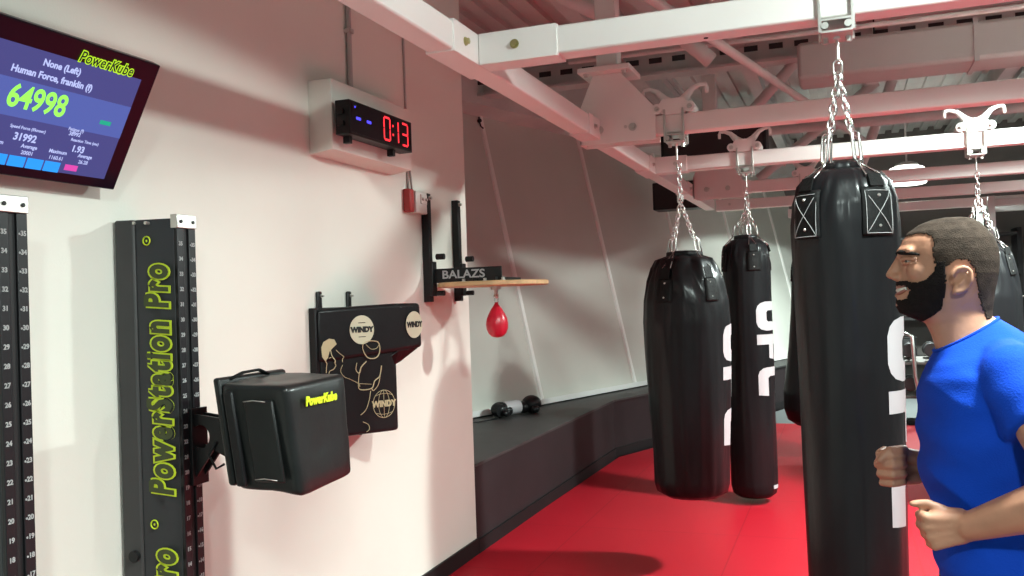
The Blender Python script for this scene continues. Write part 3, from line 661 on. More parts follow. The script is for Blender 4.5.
# prints on the wedge face: u along the face (horizontal), v height
fa = Vector((-2.066, 3.238, 0)); fb = Vector((-1.842, 3.537, 0)); fu = (fb-fa).normalized(); fn = Vector((fu.y, -fu.x, 0))
ga = Vector((-2.066, 3.252, 0)); gb = Vector((-1.868, 3.525, 0)); gu = (gb-ga).normalized(); gn = Vector((gu.y, -gu.x, 0))
def disc_mb(c, u, n_, rx, rz, th=.0015, n=36): 
    return MB().prism([c+u*rx*cos(2*pi*i/n)+Z*rz*sin(2*pi*i/n) for i in range(n)], n_*th)
c1 = fa+fu*.205+Z*1.395+fn*.002
o = disc_mb(c1, fu, fn, .056, .062).build('round_badge', M['goldl'], upper)
text('badge_word', 'WINDY', .031, c1+fn*.003, fu, Z, M['ink'], o, sx=.95, offset=.0022)
for dz in (.03, -.03): MB().tube([c1+fn*.002+Z*dz-fu*.016, c1+fn*.002+Z*dz+fu*.016], .0016, 5).build('badge_rule', M['ink'], o)
ea = Vector((-1.842, 3.54, 0)); eb = Vector((-1.812, 3.72, 0)); eu = (eb-ea).normalized(); en = Vector((eu.y, -eu.x, 0))
c2 = ea+eu*.115+Z*1.405+en*.006
o = disc_mb(c2, eu, en, .062, .060).build('round_badge', M['goldl'], upper)
text('badge_word', 'WINDY', .034, c2+en*.003, eu, Z, M['ink'], o, sx=.95, offset=.0018)
# globe badge on the lower pad
c3 = ga+gu*.292+Z*1.068+gn*.003
mb = MB()
def ell(rx, rz, off=0): return [c3+gu*(rx*cos(2*pi*i/28))+Z*(rz*sin(2*pi*i/28)+off) for i in range(28)]
mb.tube(ell(.052, .060), .0014, 5, closed=True).tube(ell(.026, .060), .0011, 5, closed=True)
for dz in (-.036, .036): mb.tube([c3+gu*(.042*(i/6-.5)*2)+Z*(dz*(1+.25*(1-(i/3-1)**2))) for i in range(7)], .0011, 5)
mb.tube([c3-Z*.06, c3+Z*.06], .0011, 5)
gl = mb.build('globe_badge', M['gold'], lower, smooth='all')
text('badge_word', 'WINDY', .036, c3+gn*.001, gu, Z, M['gold'], gl, sx=.9, offset=.002)
# boxer line drawing (u metres along the face from its wall edge, z height)
def fp(u, z, low=False):
    if z < 1.262: return ga+gu*u+Z*z+gn*.004
    return fa+fu*u+Z*z+fn*.004
dr = [[(.055, 1.33), (.05, 1.31), (.035, 1.26), (.03, 1.22)], [(.085, 1.315), (.10, 1.30), (.118, 1.285), (.112, 1.275), (.112, 1.262)], [(.105, 1.25), (.095, 1.225), (.11, 1.20), (.14, 1.185), (.175, 1.165), (.18, 1.15)],
      [(.17, 1.255), (.165, 1.225), (.18, 1.21), (.19, 1.235), (.215, 1.258)], [(.18, 1.21), (.175, 1.17), (.18, 1.14), (.235, 1.14), (.25, 1.17), (.275, 1.19), (.285, 1.235)],
      [(.205, 1.315), (.21, 1.335), (.235, 1.345), (.275, 1.34), (.285, 1.315), (.28, 1.285), (.262, 1.27), (.232, 1.272), (.215, 1.29), (.205, 1.315)], [(.222, 1.33), (.245, 1.31), (.27, 1.312), (.28, 1.325)],
      [(.285, 1.235), (.27, 1.16), (.245, 1.13), (.235, 1.14)], [(.175, 1.165), (.235, 1.158)], [(.23, 1.13), (.222, 1.09), (.205, 1.05), (.18, 1.03)], [(.19, 1.00), (.215, .985), (.218, .965), (.205, .955)]]
dr.append([(.06, 1.318), (.066, 1.292), (.080, 1.270), (.071, 1.259), (.074, 1.249), (.063, 1.234), (.045, 1.226), (.04, 1.20)])
dr.append([(.052, 1.282), (.062, 1.286)])
def smooth_line(P):
    out = []; n = len(P)
    if n < 3: return P
    for i in range(n-1):
        a, b, c, d = P[max(0, i-1)], P[i], P[i+1], P[min(n-1, i+2)]
        for k_ in range(5):
            u = k_/5
            out.append(tuple(.5*((2*b[q])+(-a[q]+c[q])*u+(2*a[q]-5*b[q]+4*c[q]-d[q])*u*u+(-a[q]+3*b[q]-3*c[q]+d[q])*u**3) for q in (0, 1)))
    return out+[P[-1]]
mb = MB(); dr = [smooth_line(q) for q in dr]
for L_ in dr: mb.tube([fp(a, b) for a, b in L_], .0026, 6, flat=.5)
bx = mb.build('boxer_drawing', M['gold'], upper, smooth='all')
mb = MB(); mb.prism([fp(a, b) for a, b in [(.03, 1.352), (.055, 1.365), (.078, 1.36), (.088, 1.34), (.07, 1.325), (.055, 1.31), (.048, 1.285), (.036, 1.27), (.022, 1.29), (.02, 1.33)]], fn*.0012)
mb.build('boxer_hair', M['gold'], upper)

# ------------------------------------------------------------------ round timer on a boxed-out part of the wall
st('trim_30', MB().quadbox([(-2.1, 3.285, 2.145), (-1.985, 3.285, 2.16), (-1.985, 4.02, 2.16), (-2.1, 4.02, 2.145), (-2.1, 3.285, 2.46), (-1.985, 3.285, 2.46), (-1.985, 4.02, 2.46), (-2.1, 4.02, 2.46)]), M['wall'], bevel=.004)
t = thing('round_timer', 'black digital wall timer showing blue dashes and red digits', 'timer', (-1.93, 3.52, 2.2))
MB().bb(-1.965, -1.895, 3.275, 3.85, 2.215, 2.36).build('timer_case', M['blackm'], t, bevel=.004)
for yy in (3.33, 3.72): MB().bb(-1.955, -1.925, yy-.012, yy+.012, 2.185, 2.215).build('case_foot', M['blackm'], t)
for zz in (2.25, 2.30): MB().bb(-1.95, -1.92, 3.262, 3.276, zz, zz+.02).build('side_button', M['blackm'], t)
MB().bb(-1.9, -1.894, 3.29, 3.84, 2.225, 2.35).build('lens', M['tvb'], t)
def seg7(yc, zc, h, wd, s, parent, m, name='digit'):
    on = {'0': 'abcdef', '1': 'bc', '3': 'abcdg', '-': 'g'}[s]; mb = MB(); T = h*.10; x0, x1 = -1.8935, -1.8925
    S = dict(a=(yc, zc+h/2, wd, T), g=(yc, zc, wd, T), d=(yc, zc-h/2, wd, T), b=(yc+wd/2, zc+h/4, T, h/2), c=(yc+wd/2, zc-h/4, T, h/2), f=(yc-wd/2, zc+h/4, T, h/2), e=(yc-wd/2, zc-h/4, T, h/2))
    for q in on: a = S[q]; mb.bb(x0, x1, a[0]-a[2]/2*.86, a[0]+a[2]/2*.86, a[1]-a[3]/2*.9, a[1]+a[3]/2*.9)
    return mb.build(name, m, parent)
for s, yc in (('0', 3.60), ('1', 3.68), ('3', 3.775)): seg7(yc, 2.288, .100, .056, s, t, E_['red'])
MB().bb(-1.8935, -1.8925, 3.652, 3.662, 2.305, 2.315).bb(-1.8935, -1.8925, 3.652, 3.662, 2.265, 2.275).build('colon', E_['red'], t)
for yc in (3.345, 3.435): MB().bb(-1.8935, -1.8925, yc-.018, yc+.018, 2.283, 2.294).build('dash', E_['blue'], t)
MB().bb(-1.8935, -1.8925, 3.315, 3.322, 2.33, 2.337).build('indicator', E_['blue'], t)

# ------------------------------------------------------------------ conduit, cable, alarm box
t = thing('conduit_pipe', 'grey conduit pipe dropping down the wall onto the timer box', 'pipe', (-2.085, 3.62, 2.46))
MB().cyl((-2.085, 3.62, 2.46), (-2.085, 3.62, 3.9), .012).build('pipe', M['pipe'], t, smooth=True)
for z in (2.75, 3.4): MB().bb(-2.1, -2.07, 3.60, 3.64, z, z+.02).build('pipe_clip', M['zinc'], t)
t = thing('wall_cable', 'thin grey cable running down the wall past the timer to the alarm box', 'cable', (-2.094, 4.19, 2.06))
MB().tube([(-2.094, 4.185, 3.9), (-2.094, 4.19, 3.0), (-2.094, 4.195, 2.3), (-2.094, 4.19, 2.07)], .006, 8).build('cable', M['pipe'], t, smooth='all')
MB().tube([(-2.094, 4.20, 2.25), (-2.094, 4.23, 2.15), (-2.094, 4.24, 2.065)], .005, 8).build('cable_branch', M['pipe'], t, smooth='all')
t = thing('alarm_box', 'small red and white box on the wall above the speed bag rails', 'alarm', (-2.08, 4.25, 1.95))
MB().bb(-2.1, -2.06, 4.14, 4.19, 1.97, 2.09).build('red_cover', M['redp'], t, bevel=.006)
MB().bb(-2.1, -2.055, 4.20, 4.335, 1.97, 2.085).build('white_housing', M['plastic'], t, bevel=.006)
MB().bb(-2.055, -2.048, 4.25, 4.32, 2.02, 2.07).build('front_plate', M['plastic'], t, bevel=.002)
for y_ in (4.285, 4.325): MB().ball((-2.046, y_-.02, 2.045), .009).build('flash_lens', M['zinc'], t, smooth='all')

# ------------------------------------------------------------------ speed bag rig
t = thing('speed_bag_stand', 'black two-railed wall rig carrying a round wooden rebound board', 'speed bag rig', (-2.05, 4.5, 1.5), None)
for yy in (4.365, 4.765):
    r_ = MB().bb(-2.098, -2.058, yy-.020, yy+.020, 1.505, 2.085).build('wall_rail', M['blackm'], t, bevel=.003)
    MB().bb(-2.058, -2.04, yy-.026, yy+.030, 1.535, 1.72).build('slide_carriage', M['blackm'], r_, bevel=.003)
    MB().cyl((-2.03, yy+.01, 1.745), (-1.985, yy+.01, 1.745), .016, n=12).build('clamp_knob', M['blackm'], r_, smooth=True)
    MB().cyl((-2.03, yy+.01, 1.55), (-1.99, yy+.01, 1.55), .014, n=12).build('clamp_knob', M['blackm'], r_, smooth=True)
    bolt((-2.058, yy, 2.06), (1, 0, 0), .008, r_, 'zinc')
    a_ = MB().bb(-2.05, -1.66 if yy < 4.5 else -1.86, yy+.003, yy+.013, 1.604, 1.680).build('support_arm', M['blackm'], t, bevel=.002)
    if yy < 4.5: text('name_plate_lettering', 'Balazs'.upper(), .060, (-1.875, yy+.001, 1.645), X, Z, M['print'], a_, sx=1.18, offset=.0012)
bd = MB().lathe((-1.76, 4.5, 1.578), [(.292, 0), (.298, .004), (.298, .022), (.292, .026)], 72).build('rebound_board', M['wood'], t, smooth=True, label='pale round wooden board')
for dx in (-.1, .02, .12): bolt((-1.76+dx, 4.335, 1.604), (0, 0, 1), .009, bd, 'zinc')
for dx in (-.06, .06): MB().bb(-1.76+dx-.02, -1.76+dx+.02, 4.33, 4.72, 1.604, 1.625).build('cross_bar', M['blackm'], t)
bx_, by_ = -1.745, 4.5
MB().cyl((bx_, by_, 1.56), (bx_, by_, 1.578), .028, n=20).cyl((bx_, by_, 1.53), (bx_, by_, 1.56), .010, n=12).ball((bx_, by_, 1.525), .014).build('swivel', M['zinc'], t, smooth=True)
t = thing('speed_bag', 'small red leather speed bag hanging under the round board', 'speed bag', (bx_, by_, 1.30))
mb = MB(); link(mb, (bx_, by_, 1.502), Z, X, .04, .010, .003); mb.build('hanging_loop', M['chrome'], t, smooth='all')
MB().lathe((bx_, by_, 0), [(.008, 1.303), (.03, 1.308), (.048, 1.325), (.058, 1.350), (.060, 1.375), (.055, 1.405), (.044, 1.43), (.030, 1.455), (.017, 1.472), (.009, 1.485), (.006, 1.49)], 40, fn=lambda r, z, th: r*(1-.03*abs(cos(th*3))**12)).build('bladder_cover', M['redl'], t, smooth='all')
MB().bb(bx_-.008, bx_+.008, by_-.005, by_+.005, 1.47, 1.492).build('lacing_tab', M['redl'], t)

# ------------------------------------------------------------------ gloves on the ledge
t = thing('boxing_glove', 'worn black and white boxing glove lying on the dark ledge against the sill', 'glove', (-2.62, 7.10, .533))
MB().ball((-2.70, 6.96, .60), (.075, .085, .062)).ball((-2.66, 7.0, .585), (.06, .06, .05)).build('mitt', M['leather2'], t, smooth='all')
MB().cyl((-2.68, 6.99, .60), (-2.60, 7.13, .605), .060, .058, n=20).build('cuff', M['print'], t, smooth=True, label='white cuff')
MB().cyl((-2.66, 6.90, .595), (-2.71, 6.93, .60), .052, .058, n=20).build('wrist_opening', M['blackm'], t, smooth=True)
MB().ball((-2.63, 6.92, .575), (.03, .05, .03)).build('thumb', M['leather2'], t, smooth='all')
t = thing('boxing_glove', 'plain black boxing glove behind the black and white one on the ledge', 'glove', (-2.50, 7.27, .533))
MB().ball((-2.53, 7.27, .61), (.085, .095, .075)).ball((-2.58, 7.20, .59), (.06, .06, .052)).build('mitt', M['leather2'], t, smooth='all')
MB().ball((-2.47, 7.20, .575), (.035, .055, .035)).build('thumb', M['leather2'], t, smooth='all')
t = thing('coiled_cable', 'small dark cable end lying on the ledge near the white wall', 'cable', (-2.85, 6.6, .533))
MB().tube([(-2.9, 6.4, .54), (-2.8, 6.55, .541), (-2.72, 6.7, .541), (-2.68, 6.85, .541)], .005, 6).build('cable', M['blackm'], t, smooth='all')
for (s_, l_) in ((-.72, 'small black hook high on the leaning wall near the white wall'), (.93, 'small black hook high on the second panel joint')):
    p = pw(s_, HT-.05, .01)
    t = thing('wall_hook', l_, 'hook', p)
    MB().tube([p+Z*.04, p, p-Z*.06+NN*.02, p-Z*.09+NN*.05], .008, 6).build('hook', M['blackm'], t, smooth='all')
    MB().cyl(p-NN*.01, p+NN*.02, .018).build('hook_base', M['blackm'], t)

# ------------------------------------------------------------------ gym equipment at the far end
def dumbbell(x, y, z, r, label, src=None):
    if src:
        c = copy_tree(src); c.location = (x, y, z); c['label'] = label; return c
    t = thing('dumbbell', label, 'dumbbell', (x, y, z), 'dumbbells on the far rack')
    MB().cyl((x, y-.07, z+r), (x, y+.07, z+r), .016, n=12).build('handle', M['chrome'], t, smooth=True)
    for s in (-1, 1):
        MB().cyl((x, y+s*.07, z+r), (x, y+s*.16, z+r), r, r*.92, n=24).build('weight_head', M['iron'], t, smooth=True, bevel=.006)
    return t
t = thing('dumbbell_rack', 'black two-tier dumbbell rack at the far end behind the man\'s chest', 'rack', (1.05, 11.2, -.03))
for x in (.55, 1.95):
    MB().bb(x-.03, x+.03, 10.95, 11.45, -.03, .04).build('foot', M['blackm'], t, bevel=.005)
    MB().quadbox([(x-.03, 11.30, .03), (x+.03, 11.30, .03), (x+.03, 11.38, .03), (x-.03, 11.38, .03), (x-.03, 11.38, 1.0), (x+.03, 11.38, 1.0), (x+.03, 11.46, 1.0), (x-.03, 11.46, 1.0)]).build('upright', M['blackm'], t, bevel=.005)
for z in (.28, .66): MB().quadbox([(.55, 11.05, z-.04), (1.95, 11.05, z-.04), (1.95, 11.42, z), (.55, 11.42, z), (.55, 11.05, z-.01), (1.95, 11.05, z-.01), (1.95, 11.42, z+.03), (.55, 11.42, z+.03)]).build('shelf', M['backw'], t, bevel=.005)
d0 = None; wd = ['far left', 'second from left', 'middle', 'fourth', 'fifth', 'far right']
for j, z in enumerate((.315, .695)):
    for i in range(6):
        lab = '%s dumbbell on the %s shelf of the far rack' % (wd[i], ('lower', 'upper')[j])
        d = dumbbell(.68+i*.23, 11.23, z, .085, lab, d0); d0 = d0 or d
t = thing('cable_handle_bar', 'silver upright bar standing in front of the far dumbbell rack', 'bar', (.72, 10.9, -.03))
MB().tube([(.80, 10.9, .0), (.72, 10.9, .5), (.70, 10.9, .95), (.60, 10.9, .99)], .022, 10).build('bar', M['zinc'], t, smooth='all')
MB().cyl((.60, 10.82, .99), (.60, 10.98, .99), .03, n=16).build('grip', M['blackm'], t, smooth=True)
MB().bb(.62, .98, 10.75, 11.02, -.03, .03).build('base_plate', M['blackm'], t, bevel=.006)
t = thing('exercise_bench', 'dark bench with a small blue pad by the far rack', 'bench', (1.05, 10.8, -.03))
MB().bb(1.02, 1.46, 10.72, 10.93, .50, .58).build('seat_pad', M['blue'], t, bevel=.02, seg=3)
MB().bb(1.06, 1.12, 10.82, 10.9, -.03, .50).bb(1.34, 1.40, 10.82, 10.9, -.03, .50).build('frame', M['blackm'], t, bevel=.006)
t = thing('squat_rack', 'grey steel squat rack standing far back at the right edge', 'rack', (2.1, 11.9, -.03))
for x in (1.62, 2.6):
    for y in (11.5, 12.4):
        MB().bb(x-.035, x+.035, y-.035, y+.035, -.03, 2.5).build('upright', M['steel'], t, bevel=.004)
for y in (11.5, 12.4): MB().bb(1.62, 2.6, y-.03, y+.03, 2.38, 2.46).build('crossbar', M['steel'], t, bevel=.004)
for x in (1.62, 2.6): MB().bb(x-.03, x+.03, 11.5, 12.4, 2.38, 2.46).bb(x-.03, x+.03, 11.5, 12.4, -.03, .04).build('side_rail', M['steel'], t, bevel=.004)
MB().cyl((1.35, 11.42, 1.35), (2.87, 11.42, 1.35), .014, n=12).build('barbell_bar', M['chrome'], t, smooth=True)
for x in (1.42, 1.47, 2.75, 2.80): MB().cyl((x, 11.42, 1.35), (x+.035, 11.42, 1.35), .22, n=36).build('weight_plate', M['iron'], t, smooth=True, bevel=.008)
t = thing('storage_shelf', 'dark storage shelf with hanging gear against the far wall', 'shelf', (1.3, 14.9, -.03))
for x in (.4, 1.4, 2.4): MB().bb(x-.03, x+.03, 14.6, 15.1, -.03, 2.3).build('upright', M['blackm'], t)
for z in (.4, 1.0, 1.6, 2.2): MB().bb(.4, 2.4, 14.6, 15.1, z, z+.04).build('shelf_board', M['ledge'], t)
for i, (x, z, l) in enumerate([(.8, .44, 'dark bin on the lowest far shelf, left'), (1.1, 1.04, 'dark bin on the second far shelf'), (1.8, 1.04, 'dark bin on the second far shelf, right'), (1.7, 1.64, 'dark bin on the third far shelf')]):
    t = thing('storage_bin', l, 'bin', (x, 14.85, z+.002), 'bins on the far shelf')
    MB().bb(x-.2, x+.2, 14.68, 15.0, z, z+.28).build('bin_body', M['iron'], t, bevel=.02)
    MB().bb(x-.21, x+.21, 14.67, 15.01, z+.28, z+.31).build('bin_lid', M['ledge'], t, bevel=.008)

# ------------------------------------------------------------------ the man
YC = 2.05
HL = [  # z, front x, back x, half width, front narrowing
    (1.637, .200, .232, .014, 0), (1.634, .178, .250, .034, 0), (1.626, .154, .264, .050, .05), (1.612, .133, .277, .063, .08), (1.594, .119, .289, .071, .12), (1.573, .112, .296, .075, .16),
    (1.560, .112, .297, .076, .18), (1.547, .114, .297, .076, .2), (1.523, .113, .295, .074, .22), (1.505, .109, .291, .071, .22), (1.490, .109, .288, .068, .22),
    (1.475, .108, .285, .064, .22), (1.458, .108, .283, .059, .2), (1.446, .114, .281, .055, .16), (1.436, .134, .280, .054, .1), (1.424, .158, .280, .054, .05), (1.40, .168, .284, .056, 0), (1.37, .176, .292, .060, 0), (1.33, .18, .31, .07, 0)]
def hp(z, t, off=0.0):
    L_ = HL
    if z >= L_[0][0]: a = L_[0]
    else:
        a = L_[-1]
        for i in range(len(L_)-1):
            if L_[i][0] >= z >= L_[i+1][0]:
                u = (L_[i][0]-z)/(L_[i][0]-L_[i+1][0]); u = u if i < 1 else u; a = [L_[i][q]+(L_[i+1][q]-L_[i][q])*u for q in range(5)]; break
    c = (a[1]+a[2])/2; A = (a[2]-a[1])/2+off; B = a[3]+off; ct, s_ = cos(t), sin(t)
    e = 2/2.25
    x = c - A*(abs(ct)**e)*(1 if ct > 0 else -1); y = B*(abs(s_)**e)*(1 if s_ > 0 else -1)
    y *= 1 - a[4]*max(0, ct)
    return Vector((x, YC+y, z))
def head_shell(poly, off, th, name, m, parent, ndz=.0013, zr=(1.40, 1.6368), both=True):
    mb = MB(); n = 240; rows = []; z = zr[1]; 
    while z > zr[0]: rows.append(z); z -= ndz
    def inside(x, z):
        c = False; j = len(poly)-1
        for i in range(len(poly)):
            if (poly[i][1] > z) != (poly[j][1] > z) and x < (poly[j][0]-poly[i][0])*(z-poly[i][1])/(poly[j][1]-poly[i][1])+poly[i][0]: c = not c
            j = i
        return c
    V = {}
    def vert(i, j):
        if (i, j) not in V:
            p = hp(rows[i], 2*pi*j/n, off)
            if rows[i] > 1.62: p.z += off*(rows[i]-1.62)/.017
            V[(i, j)] = mb.bm.verts.new(p)
        return V[(i, j)]
    for i in range(len(rows)-1):
        for j in range(n):
            c = (hp(rows[i], 2*pi*j/n) + hp(rows[i+1], 2*pi*(j+1)/n))/2
            wv = noise.noise(c*260)*.0028
            if inside(c.x+wv, c.z+wv): mb.bm.faces.new((vert(i, j), vert(i, (j+1) % n), vert(i+1, (j+1) % n), vert(i+1, j)))
        if i == 0 and zr[1] > 1.6: mb.bm.faces.new([vert(0, j) for j in range(n)])
    o = mb.build(name, m, parent, smooth='all'); s = o.modifiers.new('s', 'SOLIDIFY'); s.thickness = th; s.offset = -1
    return o
man = thing('person', 'bearded person in a blue t-shirt in profile, fists raised, at the right edge', 'person', (.28, YC, 0))
mb = MB(); rings = []
for i in range(len(HL)*6-5):
    q = i/6; a = int(q); u = q-a; z = HL[a][0] if a >= len(HL)-1 else HL[a][0]+(HL[a+1][0]-HL[a][0])*u
    rings.append([mb.bm.verts.new(hp(z, 2*pi*j/56)) for j in range(56)])
for i in range(len(rings)-1):
    for j in range(56): mb.bm.faces.new((rings[i][j], rings[i][(j+1) % 56], rings[i+1][(j+1) % 56], rings[i+1][j]))
mb.bm.faces.new(rings[0][::-1]); mb.bm.faces.new(rings[-1])
# nose, brows, cheeks, lips, chin
mb.cap((.116, YC, 1.562), (.100, YC, 1.532), .0085, .0105).ball((.0965, YC, 1.5265), (.0115, .0105, .010)).ball((.106, YC-.012, 1.520), (.0115, .008, .008)).ball((.106, YC+.012, 1.520), (.0115, .008, .008))
for s in (-1, 1):
    mb.cap((.117, YC+s*.012, 1.574), (.131, YC+s*.046, 1.573), .009, .009)
    mb.ball((.150, YC+s*.040, 1.532), (.027, .021, .025))
    # ear: helix, concha, lobe
    ec = Vector((.219, YC+s*.081, 1.511)); pts = []
    for i in range(15):
        a = -pi*.62 + i*pi*1.55/14
        pts.append(ec + Vector((cos(a)*.0185+.004*sin(a), s*(.008 if i > 4 else .003), sin(a)*.0245)))
    mb.tube(pts, .0048, 8); mb.ball(ec+Vector((0, -s*.006, 0)), (.018, .008, .024)); mb.ball(ec+Vector((-.010, s*0.0, -.023)), (.009, .005, .010))
    mb.tube([ec+Vector((-.014, 0, -.012)), ec+Vector((-.004, s*.004, -.012)), ec+Vector((.008, s*.003, .004)), ec+Vector((.002, s*.003, .016))], .004, 6)
mb.ball((.113, YC, 1.503), (.010, .020, .0055)).ball((.111, YC, 1.482), (.010, .019, .0065)).ball((.118, YC, 1.462), (.016, .026, .014))
# torso under the shirt, arms
mb.ball((.272, YC, 1.22), (.105, .155, .16)).ball((.278, YC, 1.02), (.10, .135, .16)).cap((.262, YC, 1.38), (.275, YC, 1.28), .058, .075)
SH = {-1: (.295, YC-.155, 1.325), 1: (.295, YC+.155, 1.325)}
EL = {-1: (.368, 1.775, 1.135), 1: (.385, 2.32, 1.12)}
WR = {-1: (.207, 1.868, 1.050), 1: (.158, 2.205, 1.098)}
for s in (-1, 1):
    mb.cap((.285, YC+s*.06, 1.35), SH[s], .05, .055)
    sh, el, wr_ = Vector(SH[s]), Vector(EL[s]), Vector(WR[s])
    mb.cap(sh, sh.lerp(el, .5), .052, .047).cap(sh.lerp(el, .5), el, .047, .043)
    mb.cap(el, el.lerp(wr_, .35), .043, .043).cap(el.lerp(wr_, .35), wr_, .043, .0275)
def fist(mb, wr_, u, v, w_, s=1.0, thumb='over'):
    u, v, w_ = Vector(u).normalized(), Vector(v).normalized(), Vector(w_).normalized()
    P = lambda a, b, c: wr_ + u*a*s + v*b*s + w_*c*s
    # palm slab
    for b in (.028, .010, -.010, -.027):
        mb.cap(P(.004, b*.55, .004), P(.078-abs(b-.01)*.12, b, .006), .017*s, .0135*s)
    mb.cap(P(.015, .02, .015), P(.05, .032, .024), .018*s, .014*s)     # thumb base
    mb.cap(P(.02, -.022, .014), P(.06, -.028, .018), .016*s, .012*s)   # heel of the hand
    for i, b in enumerate((.033, .0115, -.0105, -.0315)):
        k_ = (.95, 1.0, .95, .82)[i]; r = (.0098, .0102, .0098, .0086)[i]
        m0 = P(.084-.004*abs(i-1), b, .004); p1 = P(.084-.004*abs(i-1)+.014, b*.98, .004+.040*k_)
        p2 = P(.070, b*.95, .006+.056*k_); p3 = P(.046, b*.92, .010+.034*k_)
        mb.cap(m0, p1, r*1.12*s, r*s).cap(p1, p2, r*s, r*.94*s).cap(p2, p3, r*.92*s, r*.85*s)
    if thumb == 'over':
        mb.cap(P(.045, .040, .030), P(.076, .040, .052), .0115*s, .0105*s).cap(P(.076, .040, .052), P(.094, .022, .060), .0105*s, .0090*s)
    else:
        mb.cap(P(.045, .038, .022), P(.072, .056, .026), .0115*s, .0102*s).cap(P(.072, .056, .026), P(.098, .060, .022), .0100*s, .0082*s)
fist(mb, Vector(WR[-1]), (-.96, .02, -.22), (-.22, 0, .97), (.1, 1, 0), .90, 'up')
fist(mb, Vector(WR[1]), (-1, -.04, .0), (0, 0, 1), (.04, -1, 0), 1.03, 'over')
# legs
for s in (-1, 1):
    hip, kn, an = Vector((.285, YC+s*.085, .88)), Vector((.255, YC+s*.11, .47)), Vector((.315, YC+s*.12, .09))
    mb.cap(hip, kn, .082, .056).cap(kn, kn.lerp(an, .35), .054, .054).cap(kn.lerp(an, .35), an, .054, .036)
    mb.cap(an+Vector((.02, 0, -.04)), an+Vector((-.14, s*.02, -.055)), .036, .03)
body = mb.build('body', M['skin'], man, smooth='all'); realize(body, .0038, 6)
# hair, beard, brows
head_shell([(.118, 1.608), (.118, 1.66), (.33, 1.66), (.33, 1.43), (.268, 1.43), (.256, 1.462), (.249, 1.500), (.246, 1.530), (.232, 1.549), (.212, 1.551), (.199, 1.540), (.184, 1.532), (.175, 1.545), (.172, 1.572), (.176, 1.590), (.170, 1.603), (.150, 1.609), (.133, 1.606)], .0022, .005, 'cropped_hair', M['hair'], man)
head_shell([(.192, 1.548), (.178, 1.548), (.174, 1.528), (.160, 1.514), (.142, 1.506), (.124, 1.511), (.09, 1.511), (.09, 1.5045), (.122, 1.5025), (.132, 1.494), (.126, 1.474), (.09, 1.469), (.09, 1.42), (.155, 1.428), (.184, 1.452), (.192, 1.49)], .0045, .008, 'beard', M['beard'], man, zr=(1.42, 1.55))
def strip(name, ts, zf, off, r, m, flat=1, rads=None): return MB().tube([hp(zf(i/(len(ts)-1)), t_, off) for i, t_ in enumerate(ts)], r, 8, rads=rads, flat=flat).build(name, m, man, smooth='all')
for s in (-1, 1):
    ts = [s*(.24+.75*i/8) for i in range(9)]
    strip('eyebrow', ts, lambda u: 1.5715+.004*sin(u*pi*.7)-.011*u, .0045, .004, M['beard'], rads=[.003, .0045, .005, .005, .0048, .0044, .0038, .003, .002])
    ec = hp(1.5530, s*.60, -.0078); MB().ball(ec, .0115).build('eye', M['eyew'], man, smooth='all')
    MB().ball(ec+Vector((-.0072, s*.002, 0)), .0056).build('iris', M['iris'], man, smooth='all')
    strip('eyelid', [s*(.36+.52*i/6) for i in range(7)], lambda u: 1.5570+.0025*sin(u*pi)-.003*u, .0010, .0046, M['skin'])
    strip('eyelid', [s*(.36+.52*i/6) for i in range(7)], lambda u: 1.5490-.001*sin(u*pi), .0005, .0042, M['skin'])
ts = [-.62+1.24*i/14 for i in range(15)]
MB().tube([hp(1.4925+.004*abs(t_/.62)**2, t_, .0008) for t_ in ts], .0045, 8).build('teeth', M['teeth'], man, smooth='all')
MB().tube([hp(1.4990+.003*abs(t_/.62)**2, t_, .002) for t_ in ts], .0026, 8).build('upper_lip', M['lip'], man, smooth='all')
MB().tube([hp(1.4845+.011*abs(t_/.62)**2, t_, .0022) for t_ in ts], .0034, 8).build('lower_lip', M['lip'], man, smooth='all')
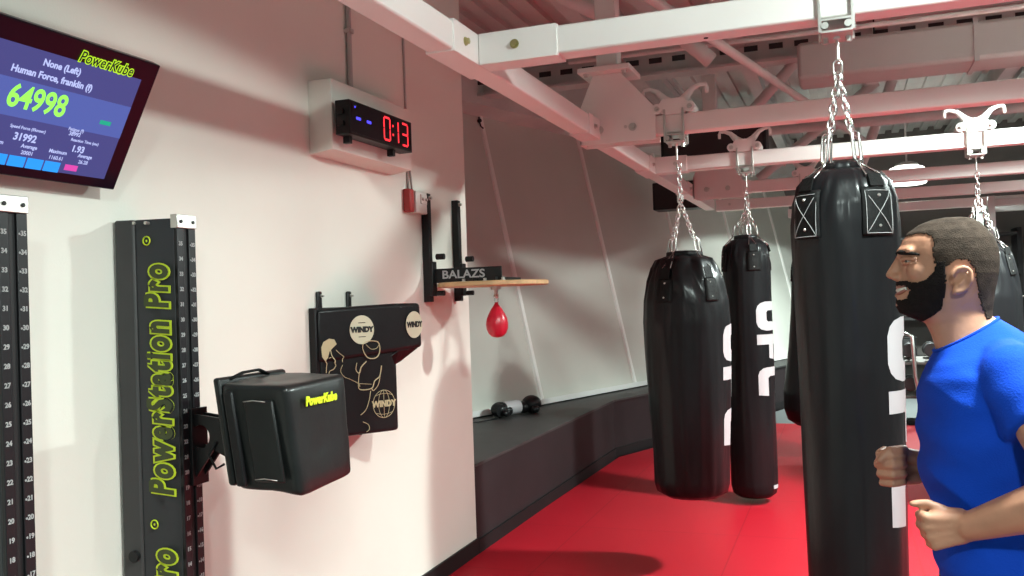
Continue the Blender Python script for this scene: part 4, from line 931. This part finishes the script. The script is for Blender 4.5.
# shirt
SL = [(1.398, .172, .292, .066, .55), (1.386, .166, .306, .088, .5), (1.364, .158, .345, .135, .3), (1.328, .150, .378, .172, .12), (1.27, .141, .398, .182, 0), (1.20, .136, .402, .178, 0), (1.118, .142, .392, .163, 0), (1.057, .151, .386, .156, 0),
      (.975, .162, .39, .160, 0), (.901, .166, .396, .168, 0), (.83, .166, .40, .173, 0)]
mb = MB(); rings = []
for i in range((len(SL)-1)*5+1):
    q = i/5; a = min(int(q), len(SL)-2); u = q-a; L_ = [SL[a][k_]+(SL[a+1][k_]-SL[a][k_])*u for k_ in range(5)]
    c = (L_[1]+L_[2])/2; A = (L_[2]-L_[1])/2; R = []
    for j in range(64):
        t_ = 2*pi*j/64; ct, s_ = cos(t_), sin(t_); e = 2/2.4
        x = c - A*(abs(ct)**e)*(1 if ct > 0 else -1); y = L_[3]*(abs(s_)**e)*(1 if s_ > 0 else -1)
        R.append(mb.bm.verts.new((x, YC+y, L_[0]+L_[4]*(x-c))))
    rings.append(R)
for i in range(len(rings)-1):
    for j in range(64): mb.bm.faces.new((rings[i][j], rings[i][(j+1) % 64], rings[i+1][(j+1) % 64], rings[i+1][j]))
mb.bm.faces.new(rings[0][::-1]); mb.bm.faces.new(rings[-1])
for s in (-1, 1):
    sh, el = Vector(SH[s]), Vector(EL[s])
    mb.cap(Vector((.285, YC+s*.09, 1.345)), sh+Vector((0, 0, .002)), .052, .062); mb.ball(sh, .064)
    mb.cyl(sh, sh.lerp(el, .42 if s < 0 else .6), .063, .063, 24)
shirt = mb.build('blue_shirt', M['shirt'], man, smooth='all'); realize(shirt, .0055, 7)
snm = [v.normal.copy() for v in shirt.data.vertices]
for v, n_ in zip(shirt.data.vertices, snm):
    p = v.co + Vector((.28, YC, 0))
    fold = noise.noise(Vector((p.x*7+p.z*9, p.y*5, p.z*16-p.x*9)))*.006 + (1-abs(noise.noise(Vector((p.x*5-3, p.y*4, p.z*13+p.x*8)))*2))*.004
    k_ = min(1, max(0, (1.36-p.z)/.12)); v.co += n_*(fold*k_*1.6)
MB().tube([Vector((.232-.060*cos(a), YC+.066*sin(a), 1.398-.033*cos(a))) for a in [2*pi*i/40 for i in range(40)]], .0035, 8, closed=True).build('shirt_collar', M['shirt'], man, smooth='all')
mb = MB().ball((.282, YC, .86), (.125, .178, .12))
for s in (-1, 1): mb.cyl((.285, YC+s*.085, .88), (.262, YC+s*.105, .52), .105, .095, 28)
realize(mb.build('shorts', M['shorts'], man, smooth='all'), .008, 4)
for s in (-1, 1):
    mb = MB().cap((.345, YC+s*.12, .048), (.17, YC+s*.14, .045), .044, .040).cap((.33, YC+s*.12, .10), (.30, YC+s*.122, .06), .045, .045).bb(.13, .385, YC+s*.13-.045, YC+s*.13+.045, .0, .03)
    realize(mb.build('shoe', M['shoe'], man, smooth='all'), .006, 3)
